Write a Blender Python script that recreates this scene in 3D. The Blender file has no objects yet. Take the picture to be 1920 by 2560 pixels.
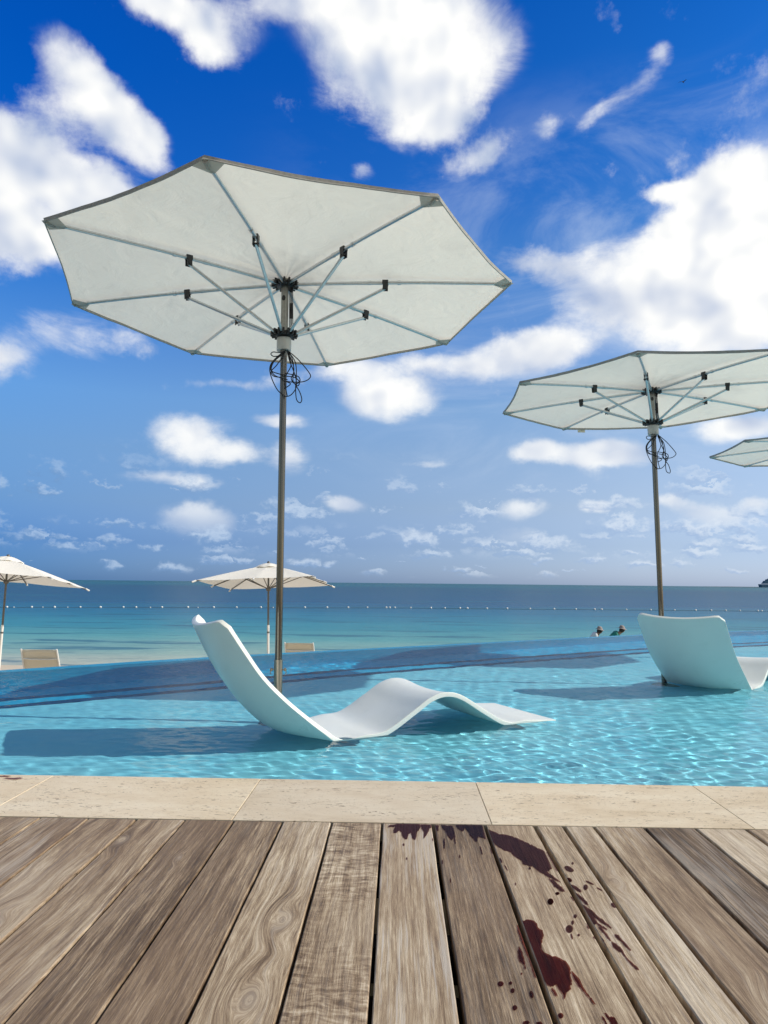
import bpy, math, random
import numpy as np
from mathutils import Vector, Matrix, noise as mnoise

SC = bpy.context.scene
COL = SC.collection
R = math.radians
WZ = -0.06          # water surface, deck top is z = 0
FZ = -0.27          # floor of the shallow sun shelf
SUN_EL, SUN_AZ = 35.0, 93.5   # elevation, azimuth clockwise from +y (camera looks along +y)

SPLASH=[[[0.0198,2.1954],[0.0269,2.2159],[0.0425,2.2215],[0.0479,2.2289],[0.1158,2.2309],[0.1196,2.2034],[0.111,2.1683],[0.105,2.1488],[0.0993,2.0971],[0.0948,2.0906],[0.0899,2.106],[0.0872,2.1482],[0.0812,2.1385],[0.0748,2.0964],[0.0682,2.0962],[0.0623,2.1191],[0.0599,2.1522],[0.0535,2.1666],[0.0447,2.147],[0.037,2.1487],[0.0366,2.171],[0.0422,2.2011],[0.0267,2.1956]],[[0.1189,2.2238],[0.1553,2.2218],[0.1517,2.1943],[0.1445,2.1891],[0.1369,2.1497],[0.1244,2.107],[0.1214,2.1115],[0.1257,2.159],[0.1203,2.1834]],[[0.1603,2.2199],[0.1738,2.2152],[0.1686,2.17],[0.1649,2.165],[0.1623,2.1996]],[[0.1794,2.2205],[0.2137,2.2164],[0.2152,2.1617],[0.2098,2.0687],[0.2059,2.0616],[0.2071,2.114],[0.2016,2.0909],[0.1964,2.1045],[0.1906,2.1322],[0.189,2.1706],[0.1821,2.1902]],[[0.2246,2.2219],[0.305,2.2264],[0.3015,2.1642],[0.2978,2.1028],[0.2898,2.1164],[0.2795,2.1254],[0.2707,2.0839],[0.2671,2.0811],[0.2622,2.1063],[0.2557,2.1341],[0.2558,2.1629],[0.249,2.1922],[0.2389,2.1624],[0.2308,2.1817],[0.2243,2.2015]],[[0.3071,2.204],[0.3224,2.1795],[0.3441,2.1462],[0.3635,2.142],[0.3835,2.1237],[0.4133,2.0745],[0.434,2.0358],[0.4445,2.0192],[0.4414,1.958],[0.4376,1.8969],[0.4201,1.8782],[0.4288,1.8535],[0.4376,1.8192],[0.438,1.8091],[0.4288,1.8292],[0.4157,1.8461],[0.4017,1.8741],[0.3933,1.9032],[0.3785,1.9178],[0.3681,1.9251],[0.3695,1.9483],[0.3564,1.9757],[0.3499,2.0082],[0.3363,2.0204],[0.3246,2.0457],[0.3141,2.0806],[0.3064,2.1169],[0.3028,2.1261]],[[0.4148,1.8426],[0.4251,1.8257],[0.435,1.7859],[0.436,1.7571],[0.4254,1.7696],[0.4171,1.792],[0.415,1.8186]],[[0.4483,2.0151],[0.4579,2.0029],[0.4617,1.9665],[0.4617,1.9352],[0.4532,1.9312],[0.4528,1.9047],[0.458,1.8901],[0.4506,1.8718],[0.4459,1.8825],[0.4469,1.9425]],[[0.489,1.8843],[0.4846,1.8788],[0.4791,1.8784],[0.4741,1.8832],[0.4707,1.8921],[0.47,1.9026],[0.4721,1.912],[0.4766,1.9177],[0.4821,1.9181],[0.4873,1.913],[0.4906,1.904],[0.4912,1.8935]],[[0.4688,1.8236],[0.4656,1.8187],[0.4618,1.8168],[0.4583,1.8184],[0.456,1.8231],[0.4556,1.8297],[0.4572,1.8365],[0.4603,1.8415],[0.4642,1.8435],[0.4678,1.8418],[0.4701,1.837],[0.4704,1.8303]],[[0.396,1.7091],[0.3932,1.7008],[0.3893,1.6947],[0.3855,1.6924],[0.3827,1.6945],[0.3817,1.7005],[0.3827,1.7088],[0.3856,1.7172],[0.3894,1.7235],[0.3933,1.7259],[0.3961,1.7237],[0.3971,1.7175]],[[0.4207,1.7524],[0.4191,1.7486],[0.4166,1.7458],[0.4139,1.7447],[0.4117,1.7457],[0.4106,1.7484],[0.4108,1.7522],[0.4124,1.756],[0.4149,1.7588],[0.4176,1.7599],[0.4198,1.7589],[0.4209,1.7562]],[[0.3278,1.8031],[0.3268,1.7984],[0.3256,1.795],[0.3247,1.7937],[0.3242,1.795],[0.3244,1.7983],[0.325,1.803],[0.3261,1.8077],[0.3272,1.8112],[0.3282,1.8124],[0.3286,1.8112],[0.3285,1.8078]],[[0.5022,1.9347],[0.5005,1.9301],[0.4985,1.9267],[0.4967,1.9254],[0.4955,1.9266],[0.4953,1.93],[0.4961,1.9346],[0.4977,1.9392],[0.4997,1.9427],[0.5016,1.944],[0.5028,1.9428],[0.503,1.9394]],[[0.3837,1.8992],[0.3823,1.8948],[0.3806,1.8915],[0.3789,1.8903],[0.3776,1.8914],[0.3772,1.8946],[0.3777,1.8991],[0.379,1.9036],[0.3808,1.9069],[0.3825,1.9081],[0.3838,1.907],[0.3842,1.9037]],[[0.1795,2.0679],[0.1772,2.0459],[0.1749,2.0301],[0.1732,2.0244],[0.1724,2.03],[0.1728,2.0458],[0.1743,2.0677],[0.1765,2.0902],[0.1789,2.107],[0.1807,2.1132],[0.1815,2.1071],[0.181,2.0903]],[[0.1626,1.9351],[0.1618,1.9273],[0.1607,1.9217],[0.1598,1.9197],[0.1592,1.9217],[0.1592,1.9273],[0.1596,1.935],[0.1604,1.9428],[0.1614,1.9485],[0.1624,1.9506],[0.163,1.9485],[0.163,1.9428]],[[0.1727,1.8194],[0.1718,1.812],[0.1708,1.8065],[0.1699,1.8045],[0.1694,1.8065],[0.1694,1.8119],[0.1699,1.8194],[0.1708,1.8269],[0.1718,1.8324],[0.1727,1.8345],[0.1732,1.8325],[0.1732,1.8269]],[[0.2122,1.9742],[0.2113,1.9682],[0.2102,1.9638],[0.2091,1.9621],[0.2083,1.9637],[0.2081,1.9681],[0.2085,1.9741],[0.2094,1.9802],[0.2105,1.9847],[0.2116,1.9863],[0.2124,1.9847],[0.2126,1.9803]],[[0.2759,2.0205],[0.2749,2.0041],[0.2735,1.9918],[0.272,1.9866],[0.2709,1.99],[0.2703,2.001],[0.2705,2.0169],[0.2715,2.0335],[0.2729,2.0463],[0.2744,2.0518],[0.2756,2.0482],[0.2761,2.0367]],[[0.1517,2.0986],[0.1508,2.0922],[0.1493,2.0875],[0.1475,2.0858],[0.146,2.0874],[0.1451,2.092],[0.1451,2.0984],[0.146,2.1048],[0.1475,2.1096],[0.1493,2.1114],[0.1508,2.1097],[0.1517,2.105]],[[0.3043,2.0213],[0.3033,2.0089],[0.3018,1.9994],[0.3003,1.9953],[0.2992,1.9976],[0.2986,2.0058],[0.2989,2.0176],[0.2999,2.0302],[0.3013,2.0399],[0.3028,2.0442],[0.304,2.0418],[0.3046,2.0333]],[[0.3181,1.9535],[0.3179,1.9443],[0.317,1.9369],[0.3157,1.9332],[0.3144,1.9342],[0.3133,1.9396],[0.3128,1.9481],[0.313,1.9573],[0.3139,1.9649],[0.3152,1.9687],[0.3165,1.9677],[0.3176,1.9621]],[[0.0664,2.0559],[0.0659,2.0506],[0.0649,2.0468],[0.0635,2.0453],[0.0623,2.0467],[0.0615,2.0505],[0.0613,2.0557],[0.0618,2.061],[0.0628,2.0649],[0.0641,2.0664],[0.0654,2.065],[0.0662,2.0612]],[[0.071,1.9561],[0.0706,1.9513],[0.0698,1.9479],[0.0689,1.9466],[0.068,1.9478],[0.0675,1.9513],[0.0674,1.956],[0.0678,1.9608],[0.0686,1.9643],[0.0695,1.9656],[0.0704,1.9643],[0.0709,1.9608]],[[0.3222,1.9032],[0.3226,1.8934],[0.3224,1.8857],[0.3217,1.8822],[0.3208,1.8838],[0.3198,1.8901],[0.319,1.8994],[0.3187,1.9093],[0.3188,1.9172],[0.3195,1.9208],[0.3205,1.9191],[0.3215,1.9127]],[[0.4499,1.8035],[0.462,1.8071],[0.4716,1.7908],[0.476,1.7715],[0.4739,1.7587],[0.4655,1.7681],[0.4579,1.7807],[0.4485,1.787]],[[0.4531,1.7678],[0.4612,1.7522],[0.4678,1.7368],[0.4727,1.7068],[0.4711,1.6921],[0.4649,1.6978],[0.4609,1.7215],[0.4559,1.7427]],[[0.4408,1.7362],[0.451,1.7242],[0.4504,1.7122],[0.4427,1.718]],[[0.4451,1.7121],[0.4533,1.7034],[0.4652,1.6804],[0.4742,1.658],[0.4744,1.6415],[0.483,1.6201],[0.4898,1.5865],[0.4877,1.5799],[0.479,1.5991],[0.4704,1.6199],[0.4668,1.6332],[0.4672,1.6092],[0.4783,1.5812],[0.4768,1.5761],[0.4667,1.5911],[0.4632,1.6039],[0.4567,1.5986],[0.4488,1.6141],[0.4423,1.6353],[0.4445,1.6573],[0.4541,1.6688],[0.4477,1.6829],[0.443,1.6944]],[[0.4641,1.5988],[0.4693,1.5835],[0.4713,1.5587],[0.4717,1.5299],[0.4685,1.5308],[0.4657,1.5561],[0.462,1.5834]],[[0.471,1.5275],[0.4774,1.5183],[0.4822,1.4979],[0.4809,1.48],[0.4825,1.4585],[0.4894,1.4274],[0.4891,1.4205],[0.4832,1.4252],[0.4796,1.4499],[0.4763,1.48],[0.4692,1.4931],[0.4669,1.5112]],[[0.487,1.559],[0.4939,1.5543],[0.4946,1.5351],[0.4977,1.5164],[0.4996,1.4982],[0.4984,1.4915],[0.4923,1.5071],[0.4899,1.5279],[0.4847,1.5444]],[[0.4435,1.6087],[0.4527,1.5934],[0.4565,1.5732],[0.4541,1.5535],[0.4566,1.5343],[0.4536,1.5018],[0.451,1.4936],[0.448,1.5062],[0.4481,1.5294],[0.4489,1.5558],[0.4443,1.573],[0.4374,1.5829]],[[0.4657,1.822],[0.463,1.8185],[0.4601,1.818],[0.4578,1.8204],[0.4566,1.8253],[0.457,1.8313],[0.4587,1.8369],[0.4614,1.8404],[0.4643,1.841],[0.4667,1.8384],[0.4678,1.8335],[0.4674,1.8275]],[[0.4972,1.7882],[0.4941,1.78],[0.4904,1.774],[0.4871,1.7718],[0.4849,1.7739],[0.4845,1.7797],[0.4861,1.7879],[0.4891,1.7962],[0.4929,1.8023],[0.4963,1.8046],[0.4985,1.8024],[0.4988,1.7964]],[[0.516,1.8038],[0.5139,1.8029],[0.5105,1.8051],[0.5067,1.81],[0.5035,1.8163],[0.5018,1.8222],[0.5021,1.8262],[0.5042,1.8272],[0.5076,1.8249],[0.5115,1.8199],[0.5146,1.8136],[0.5163,1.8077]],[[0.5264,1.7695],[0.5249,1.7691],[0.5227,1.7713],[0.5203,1.7756],[0.5184,1.7809],[0.5175,1.7857],[0.5179,1.7887],[0.5194,1.7891],[0.5216,1.7868],[0.524,1.7824],[0.5259,1.7772],[0.5268,1.7725]],[[0.5323,1.6835],[0.5291,1.6806],[0.5259,1.681],[0.5236,1.6848],[0.5227,1.6908],[0.5235,1.6977],[0.5258,1.7034],[0.529,1.7065],[0.5322,1.706],[0.5346,1.7022],[0.5354,1.696],[0.5346,1.6892]],[[0.4195,1.7524],[0.4179,1.748],[0.4155,1.7448],[0.413,1.7436],[0.4111,1.7447],[0.4103,1.7478],[0.4108,1.7522],[0.4124,1.7567],[0.4148,1.7599],[0.4173,1.7612],[0.4192,1.7601],[0.42,1.7568]],[[0.3962,1.7092],[0.3933,1.7008],[0.3894,1.6947],[0.3855,1.6925],[0.3826,1.6946],[0.3814,1.7006],[0.3824,1.7089],[0.3853,1.7173],[0.3893,1.7236],[0.3933,1.7259],[0.3962,1.7237],[0.3973,1.7176]],[[0.4303,1.6378],[0.4285,1.6329],[0.4261,1.6293],[0.4239,1.6279],[0.4223,1.6292],[0.4219,1.6327],[0.4227,1.6376],[0.4245,1.6426],[0.4269,1.6462],[0.4291,1.6476],[0.4307,1.6463],[0.4311,1.6427]],[[0.4161,1.6081],[0.4143,1.6029],[0.4122,1.599],[0.4104,1.5976],[0.4092,1.599],[0.4092,1.6028],[0.4101,1.608],[0.4119,1.6133],[0.414,1.6172],[0.4159,1.6187],[0.417,1.6173],[0.4171,1.6134]],[[0.4066,1.5797],[0.4032,1.5708],[0.3987,1.5644],[0.3942,1.562],[0.3909,1.5642],[0.3897,1.5706],[0.3909,1.5794],[0.3943,1.5883],[0.3988,1.595],[0.4034,1.5975],[0.4067,1.5951],[0.4079,1.5886]],[[0.3973,1.5484],[0.3962,1.5418],[0.3948,1.5366],[0.3935,1.5344],[0.3927,1.5356],[0.3925,1.54],[0.3931,1.5463],[0.3942,1.553],[0.3956,1.5583],[0.3969,1.5606],[0.3977,1.5593],[0.3979,1.5549]],[[0.4138,1.5536],[0.4126,1.5506],[0.4111,1.5485],[0.4096,1.5477],[0.4084,1.5484],[0.4081,1.5506],[0.4085,1.5535],[0.4097,1.5564],[0.4112,1.5586],[0.4128,1.5594],[0.4139,1.5587],[0.4142,1.5565]],[[0.443,1.5371],[0.4417,1.5363],[0.4404,1.5372],[0.4393,1.5396],[0.4387,1.5427],[0.4389,1.5459],[0.4397,1.5481],[0.441,1.5489],[0.4424,1.5479],[0.4435,1.5456],[0.444,1.5424],[0.4438,1.5393]],[[0.4465,1.5158],[0.445,1.5154],[0.4437,1.5176],[0.4428,1.5216],[0.4426,1.5265],[0.4432,1.5309],[0.4444,1.5336],[0.4459,1.534],[0.4473,1.5318],[0.4482,1.5277],[0.4484,1.5228],[0.4477,1.5185]]]
FOOT=[[[0.2906,1.5896],[0.2959,1.607],[0.3047,1.615],[0.3196,1.6171],[0.3312,1.613],[0.3354,1.6035],[0.3339,1.582],[0.3402,1.5696],[0.3387,1.5491],[0.3294,1.5251],[0.3237,1.5057],[0.3209,1.4869],[0.3285,1.4742],[0.3414,1.4654],[0.3538,1.455],[0.3595,1.4411],[0.3606,1.424],[0.3554,1.4039],[0.3504,1.3749],[0.3413,1.3501],[0.3321,1.341],[0.3238,1.3217],[0.3221,1.3232],[0.3252,1.3408],[0.3223,1.3498],[0.3212,1.3666],[0.3089,1.3587],[0.3041,1.3678],[0.2968,1.3818],[0.2859,1.3928],[0.2869,1.4192],[0.2881,1.4608],[0.287,1.4937],[0.2872,1.5242],[0.2879,1.5644]],[[0.2786,1.5048],[0.2806,1.4898],[0.2792,1.4535],[0.276,1.419],[0.273,1.4223],[0.2754,1.4343],[0.2697,1.4428],[0.2689,1.4604],[0.2725,1.4822]],[[0.3589,1.4139],[0.3634,1.4041],[0.368,1.3847],[0.3672,1.3628],[0.3681,1.3416],[0.3732,1.3183],[0.3749,1.3069],[0.3719,1.3083],[0.3673,1.3269],[0.3629,1.3475],[0.3593,1.3657],[0.3573,1.3877]],[[0.3098,1.3587],[0.3128,1.3496],[0.3142,1.3377],[0.3133,1.3303],[0.3105,1.3294],[0.3088,1.3435],[0.3075,1.351]]]
DROPS=[[[0.3809,1.2862],[0.3874,1.2782],[0.395,1.2717],[0.3946,1.2508],[0.385,1.2455],[0.382,1.2662]],[[0.3739,1.2767],[0.3764,1.2687],[0.3779,1.2505],[0.3739,1.2504],[0.3731,1.266]],[[0.2392,1.2585],[0.2477,1.2613],[0.2501,1.2532],[0.2417,1.2469],[0.2371,1.252]],[[0.2595,1.2563],[0.268,1.259],[0.2711,1.2513],[0.2607,1.2473]],[[0.2255,1.3695],[0.224,1.3651],[0.2214,1.3619],[0.2185,1.3607],[0.2159,1.3618],[0.2143,1.365],[0.2143,1.3693],[0.2157,1.3737],[0.2183,1.377],[0.2213,1.3782],[0.2239,1.3771],[0.2255,1.3739]],[[0.2415,1.3723],[0.2406,1.3695],[0.2391,1.3674],[0.2373,1.3666],[0.2359,1.3673],[0.2351,1.3694],[0.2352,1.3722],[0.2361,1.375],[0.2376,1.3771],[0.2394,1.3779],[0.2408,1.3772],[0.2416,1.3751]],[[0.2416,1.3483],[0.2405,1.3445],[0.2386,1.3418],[0.2365,1.3407],[0.2348,1.3417],[0.2339,1.3444],[0.2341,1.3482],[0.2353,1.352],[0.2371,1.3548],[0.2392,1.3559],[0.241,1.3549],[0.2418,1.3521]],[[0.2363,1.2967],[0.235,1.2928],[0.233,1.2899],[0.2307,1.2889],[0.2289,1.2899],[0.2279,1.2927],[0.228,1.2966],[0.2293,1.3005],[0.2313,1.3034],[0.2336,1.3045],[0.2355,1.3035],[0.2365,1.3006]],[[0.2726,1.3385],[0.2718,1.3325],[0.2702,1.3278],[0.2684,1.3255],[0.2667,1.3262],[0.2655,1.3298],[0.2654,1.3353],[0.2661,1.3412],[0.2677,1.346],[0.2696,1.3484],[0.2713,1.3477],[0.2724,1.344]],[[0.3077,1.2704],[0.3053,1.2682],[0.3028,1.2679],[0.301,1.2697],[0.3003,1.273],[0.301,1.277],[0.3028,1.2806],[0.3054,1.2829],[0.3079,1.2832],[0.3097,1.2813],[0.3103,1.278],[0.3096,1.274]],[[0.2658,1.4039],[0.2652,1.4019],[0.2644,1.4004],[0.2636,1.3999],[0.263,1.4004],[0.2627,1.4018],[0.2629,1.4038],[0.2635,1.4058],[0.2643,1.4073],[0.2651,1.4078],[0.2658,1.4073],[0.266,1.4058]]]
CLOUDS=[[-0.2927,0.685,0.0779,0.0237,-0.0,1.0],[-0.2585,0.6567,0.0361,0.0203,-0.0,0.75],[-0.3314,0.6894,0.0445,0.0127,-0.0,0.8],[0.0138,0.6996,0.1153,0.0486,-0.0,1.3],[0.0215,0.6352,0.0969,0.0455,-0.0,1.2],[0.0461,0.5933,0.0584,0.0276,-0.0,1.1],[0.0905,0.6712,0.0829,0.0411,-0.0,1.0],[-0.0427,0.7206,0.1051,0.0214,-0.0,1.0],[-0.1672,0.709,0.0616,0.0129,-0.0,0.55],[0.1313,0.5547,0.0573,0.0187,0.3491,0.6],[-0.0321,0.5397,0.0178,0.0106,-0.0,0.42],[-0.4462,0.6019,0.0435,0.027,-0.3491,0.9],[-0.3978,0.5774,0.0718,0.033,-0.5236,0.95],[-0.3542,0.554,0.0491,0.0245,-0.5236,0.85],[-0.4656,0.5555,0.0509,0.028,-0.3491,0.45],[-0.4719,0.4858,0.1054,0.0397,-0.2618,1.15],[-0.4903,0.436,0.081,0.0433,-0.0,1.2],[-0.3983,0.4905,0.0707,0.023,-0.1745,0.9],[-0.5211,0.4989,0.0478,0.0287,-0.0,1.0],[-0.4958,0.2705,0.0364,0.0277,-0.0,0.75],[0.4861,0.4855,0.0601,0.037,-0.0,1.2],[0.4414,0.4689,0.0736,0.0358,0.5236,1.1],[0.3929,0.3856,0.1102,0.0497,-0.0,1.2],[0.3276,0.3766,0.0667,0.0341,-0.0,0.85],[0.4588,0.3487,0.1091,0.0493,-0.0,1.2],[0.509,0.4044,0.0631,0.0775,-0.0,1.3],[0.2733,0.4275,0.107,0.0196,-0.0873,0.62],[0.3848,0.494,0.0238,0.0113,-0.0,0.7],[0.4736,0.3134,0.0802,0.0276,-0.0,1.0],[0.2274,0.3204,0.0698,0.0229,0.0873,0.85],[0.1174,0.3035,0.0853,0.0222,-0.0,0.8],[0.0086,0.2606,0.0596,0.0265,-0.0873,1.0],[0.2591,0.3362,0.0376,0.0178,-0.0,0.6],[0.3681,0.6166,0.0368,0.0119,0.5236,0.4],[0.3902,0.6398,0.0158,0.0089,-0.0,0.42],[0.3086,0.593,0.038,0.0096,0.3491,0.34],[0.2314,0.5901,0.0171,0.0197,-0.5236,0.3],[0.4622,0.5633,0.0963,0.0373,-0.0,0.2],[-0.3826,0.3062,0.0983,0.0207,-0.0873,0.36],[-0.2295,0.2672,0.0756,0.0098,0.0873,0.4],[-0.4177,0.3243,0.0677,0.0282,-0.0,0.26],[-0.0482,0.2943,0.0796,0.0125,0.0873,0.5],[-0.2703,0.1902,0.0453,0.0297,-0.0,0.68],[-0.2138,0.1714,0.0439,0.0158,-0.0,0.75],[-0.1375,0.1745,0.029,0.0243,-0.0,0.7],[-0.1516,0.2216,0.0355,0.0095,-0.0,0.6],[-0.2926,0.1393,0.0571,0.0087,-0.0,0.58],[-0.2559,0.1317,0.0367,0.0063,-0.0,0.55],[0.2004,0.1792,0.0347,0.0171,-0.0,0.95],[0.293,0.173,0.0603,0.0154,-0.0,0.85],[0.3201,0.181,0.0267,0.0171,-0.0,0.75],[0.4638,0.1954,0.0371,0.0161,-0.0,0.85],[-0.2543,0.0859,0.0415,0.0226,-0.0,1.2],[-0.0552,0.1088,0.0273,0.0104,-0.0,0.8],[0.0651,0.1649,0.0327,0.0077,-0.0,0.5],[0.3848,0.1115,0.0191,0.0108,-0.0,0.75],[0.4337,0.0949,0.043,0.013,-0.0,0.8],[0.2857,0.1031,0.0216,0.0112,-0.0,0.8],[0.1934,0.1031,0.0289,0.0115,-0.0,0.8],[0.0461,0.0646,0.0324,0.0104,-0.0,0.8],[0.1868,0.0637,0.0376,0.014,-0.0,0.85],[0.4815,0.1077,0.0205,0.0086,-0.0,0.7]]
BUOYS=[[-36.18,69.31,1],[-35.59,69.46,0],[-34.07,69.87,1],[-33.12,70.12,0],[-32.09,70.39,1],[-30.94,70.7,0],[-29.83,70.99,1],[-28.03,71.46,1],[-25.96,72.01,1],[-24.79,72.32,1],[-23.47,72.67,0],[-22.39,72.96,1],[-19.94,73.61,1],[-18.98,73.86,0],[-17.46,74.26,1],[-15.22,74.86,1],[-12.8,75.5,1],[-11.57,75.82,0],[-8.32,76.68,1],[-6.0,77.3,1],[-3.77,77.89,1],[-1.71,78.43,1],[0.36,78.93,1],[0.74,78.94,1],[1.3,78.96,1],[3.03,79.03,1],[5.27,79.12,1],[6.8,79.18,1],[8.47,79.25,1],[9.29,79.28,1],[11.46,79.37,1],[13.7,79.46,1],[16.25,79.56,1],[18.94,79.67,1],[21.37,79.77,1],[23.47,79.85,1],[24.25,79.88,1],[27.04,79.99,1],[29.78,80.1,1],[32.48,80.21,1],[34.87,80.31,1],[36.63,80.38,1],[38.29,80.45,1],[39.92,80.51,1],[41.96,80.59,1],[42.41,80.61,1]]


# ------------------------------------------------------------------ helpers
class MB:
    def __init__(s): s.v = []; s.f = []; s.sm = []
    def add(s, v, f, smooth=True):
        n = len(s.v); s.v += [tuple(p) for p in v]
        s.f += [tuple(i + n for i in q) for q in f]; s.sm += [smooth] * len(f)
        return s
    def box(s, c, d, m=None, smooth=False):
        x, y, z = d[0] / 2, d[1] / 2, d[2] / 2
        v = [Vector((a * x, b * y, e * z)) for a in (-1, 1) for b in (-1, 1) for e in (-1, 1)]
        if m is not None: v = [m @ p for p in v]
        v = [p + Vector(c) for p in v]
        return s.add(v, [(0, 1, 3, 2), (4, 6, 7, 5), (0, 4, 5, 1), (2, 3, 7, 6), (0, 2, 6, 4), (1, 5, 7, 3)], smooth)
    def tube(s, pts, r, seg=10, caps=True, closed=False, flat=1.0):
        pts = [Vector(p) for p in pts]; n = len(pts)
        rad = r if isinstance(r, (list, tuple)) else [r] * n
        tang = []
        for i in range(n):
            if closed: t = pts[(i + 1) % n] - pts[i - 1]
            else: t = pts[min(i + 1, n - 1)] - pts[max(i - 1, 0)]
            tang.append(t.normalized() if t.length > 1e-9 else Vector((0, 0, 1)))
        a = Vector((0, 0, 1)) if abs(tang[0].z) < .9 else Vector((1, 0, 0))
        nx = tang[0].cross(a).normalized(); v = []
        for i in range(n):
            if i:
                q = tang[i - 1].rotation_difference(tang[i]); nx = q @ nx
            ny = tang[i].cross(nx).normalized()
            for k in range(seg):
                t = 2 * math.pi * k / seg
                v.append(pts[i] + (nx * math.cos(t) + ny * math.sin(t) * flat) * rad[i])
        f = []
        for i in range(n if closed else n - 1):
            j = (i + 1) % n
            for k in range(seg):
                l = (k + 1) % seg
                f.append((i * seg + k, i * seg + l, j * seg + l, j * seg + k))
        s.add(v, f)
        if caps and not closed:
            s.add(v[:seg], [tuple(range(seg))[::-1]], False)
            s.add(v[-seg:], [tuple(range(seg))], False)
        return s
    def lathe(s, prof, seg=24, c=(0, 0, 0), lobes=0, amp=0.0):
        c = Vector(c); v = []; f = []
        for r, z in prof:
            for k in range(seg):
                t = 2 * math.pi * k / seg
                rr = r * (1 + amp * math.cos(lobes * t))
                v.append(c + Vector((rr * math.cos(t), rr * math.sin(t), z)))
        for i in range(len(prof) - 1):
            for k in range(seg):
                l = (k + 1) % seg
                f.append((i * seg + k, i * seg + l, (i + 1) * seg + l, (i + 1) * seg + k))
        return s.add(v, f)
    def build(s, name, m=None, parent=None, sharp=None):
        me = bpy.data.meshes.new(name); me.from_pydata(s.v, [], s.f); me.update()
        me.polygons.foreach_set('use_smooth', s.sm)
        o = bpy.data.objects.new(name, me); COL.objects.link(o)
        if m is not None: me.materials.append(m)
        if parent is not None: o.parent = parent
        if sharp:
            try: me.set_sharp_from_angle(angle=R(sharp))
            except Exception: pass
        return o

def empty(name, loc, rz=0):
    o = bpy.data.objects.new(name, None); COL.objects.link(o)
    o.location = loc; o.rotation_euler = (0, 0, rz); o.empty_display_size = .2
    return o
def tag(o, label=None, cat=None, group=None, kind=None):
    for k, v in (('label', label), ('category', cat), ('group', group), ('kind', kind)):
        if v: o[k] = v
    return o
def catmull(P, n):
    out = []; P = [Vector(p) for p in P]; m = len(P)
    for i in range(m - 1):
        a = P[max(i - 1, 0)]; b = P[i]; c = P[i + 1]; d = P[min(i + 2, m - 1)]
        for k in range(n):
            t = k / n
            out.append(.5 * ((2 * b) + (c - a) * t + (2 * a - 5 * b + 4 * c - d) * t * t + (3 * b - a - 3 * c + d) * t ** 3))
    out.append(P[-1]); return out

# ------------------------------------------------------------------ node helper
class NT:
    def __init__(s, tree): s.t = tree; s.n = tree.nodes; s.l = tree.links; s.n.clear()
    def node(s, typ, **kw):
        n = s.n.new(typ)
        for k, v in kw.items(): setattr(n, k, v)
        return n
    def put(s, sock, v):
        if v is None: return
        if isinstance(v, bpy.types.NodeSocket): s.l.new(v, sock)
        else:
            if sock.type == 'RGBA' and len(v) == 3: v = (*v, 1)
            sock.default_value = v
    def math(s, op, a, b=None, c=None, clamp=False):
        n = s.node('ShaderNodeMath', operation=op, use_clamp=clamp)
        for i, x in enumerate((a, b, c)):
            if x is not None: s.put(n.inputs[i], x)
        return n.outputs[0]
    def vmath(s, op, a, b=None, scale=None):
        n = s.node('ShaderNodeVectorMath', operation=op)
        s.put(n.inputs[0], a)
        if b is not None: s.put(n.inputs[1], b)
        if scale is not None: s.put(n.inputs[3], scale)
        return n.outputs['Value'] if op in ('LENGTH', 'DOT_PRODUCT') else n.outputs[0]
    def noise(s, vec, scale=1.0, detail=3, rough=.5, dist=0.0, lac=2.0, dim='3D', out=0, w=None):
        n = s.node('ShaderNodeTexNoise', noise_dimensions=dim)
        s.put(n.inputs['Vector'], vec); n.inputs['Scale'].default_value = scale
        n.inputs['Detail'].default_value = detail; n.inputs['Roughness'].default_value = rough
        n.inputs['Distortion'].default_value = dist; n.inputs['Lacunarity'].default_value = lac
        return n.outputs[out]
    def mapr(s, v, a, b, c=0.0, d=1.0, typ='SMOOTHSTEP'):
        n = s.node('ShaderNodeMapRange', interpolation_type=typ)
        s.put(n.inputs[0], v)
        for i, x in zip((1, 2, 3, 4), (a, b, c, d)): s.put(n.inputs[i], x)
        return n.outputs[0]
    def mix(s, f, a, b, blend='MIX'):
        n = s.node('ShaderNodeMix', data_type='RGBA', blend_type=blend)
        s.put(n.inputs[0], f); s.put(n.inputs[6], a); s.put(n.inputs[7], b)
        return n.outputs[2]
    def ramp(s, f, stops, interp='LINEAR'):
        n = s.node('ShaderNodeValToRGB'); n.color_ramp.interpolation = interp
        e = n.color_ramp.elements
        while len(e) < len(stops): e.new(0.5)
        for q, (p, c) in zip(e, stops): q.position = p; q.color = (*c, 1)
        s.put(n.inputs[0], f); return n.outputs[0]
    def sep(s, v):
        n = s.node('ShaderNodeSeparateXYZ'); s.put(n.inputs[0], v); return n.outputs
    def comb(s, x, y, z=0.0):
        n = s.node('ShaderNodeCombineXYZ')
        for i, q in enumerate((x, y, z)): s.put(n.inputs[i], q)
        return n.outputs[0]
    def bump(s, h, strength=.3, dist=.01, normal=None):
        n = s.node('ShaderNodeBump'); n.inputs['Strength'].default_value = strength
        n.inputs['Distance'].default_value = dist; s.put(n.inputs['Height'], h)
        if normal is not None: s.put(n.inputs['Normal'], normal)
        return n.outputs[0]
    def coord(s, which='Object'):
        return s.node('ShaderNodeTexCoord').outputs[which]
def material(name):
    m = bpy.data.materials.new(name); m.use_nodes = True
    return m, NT(m.node_tree)
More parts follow.
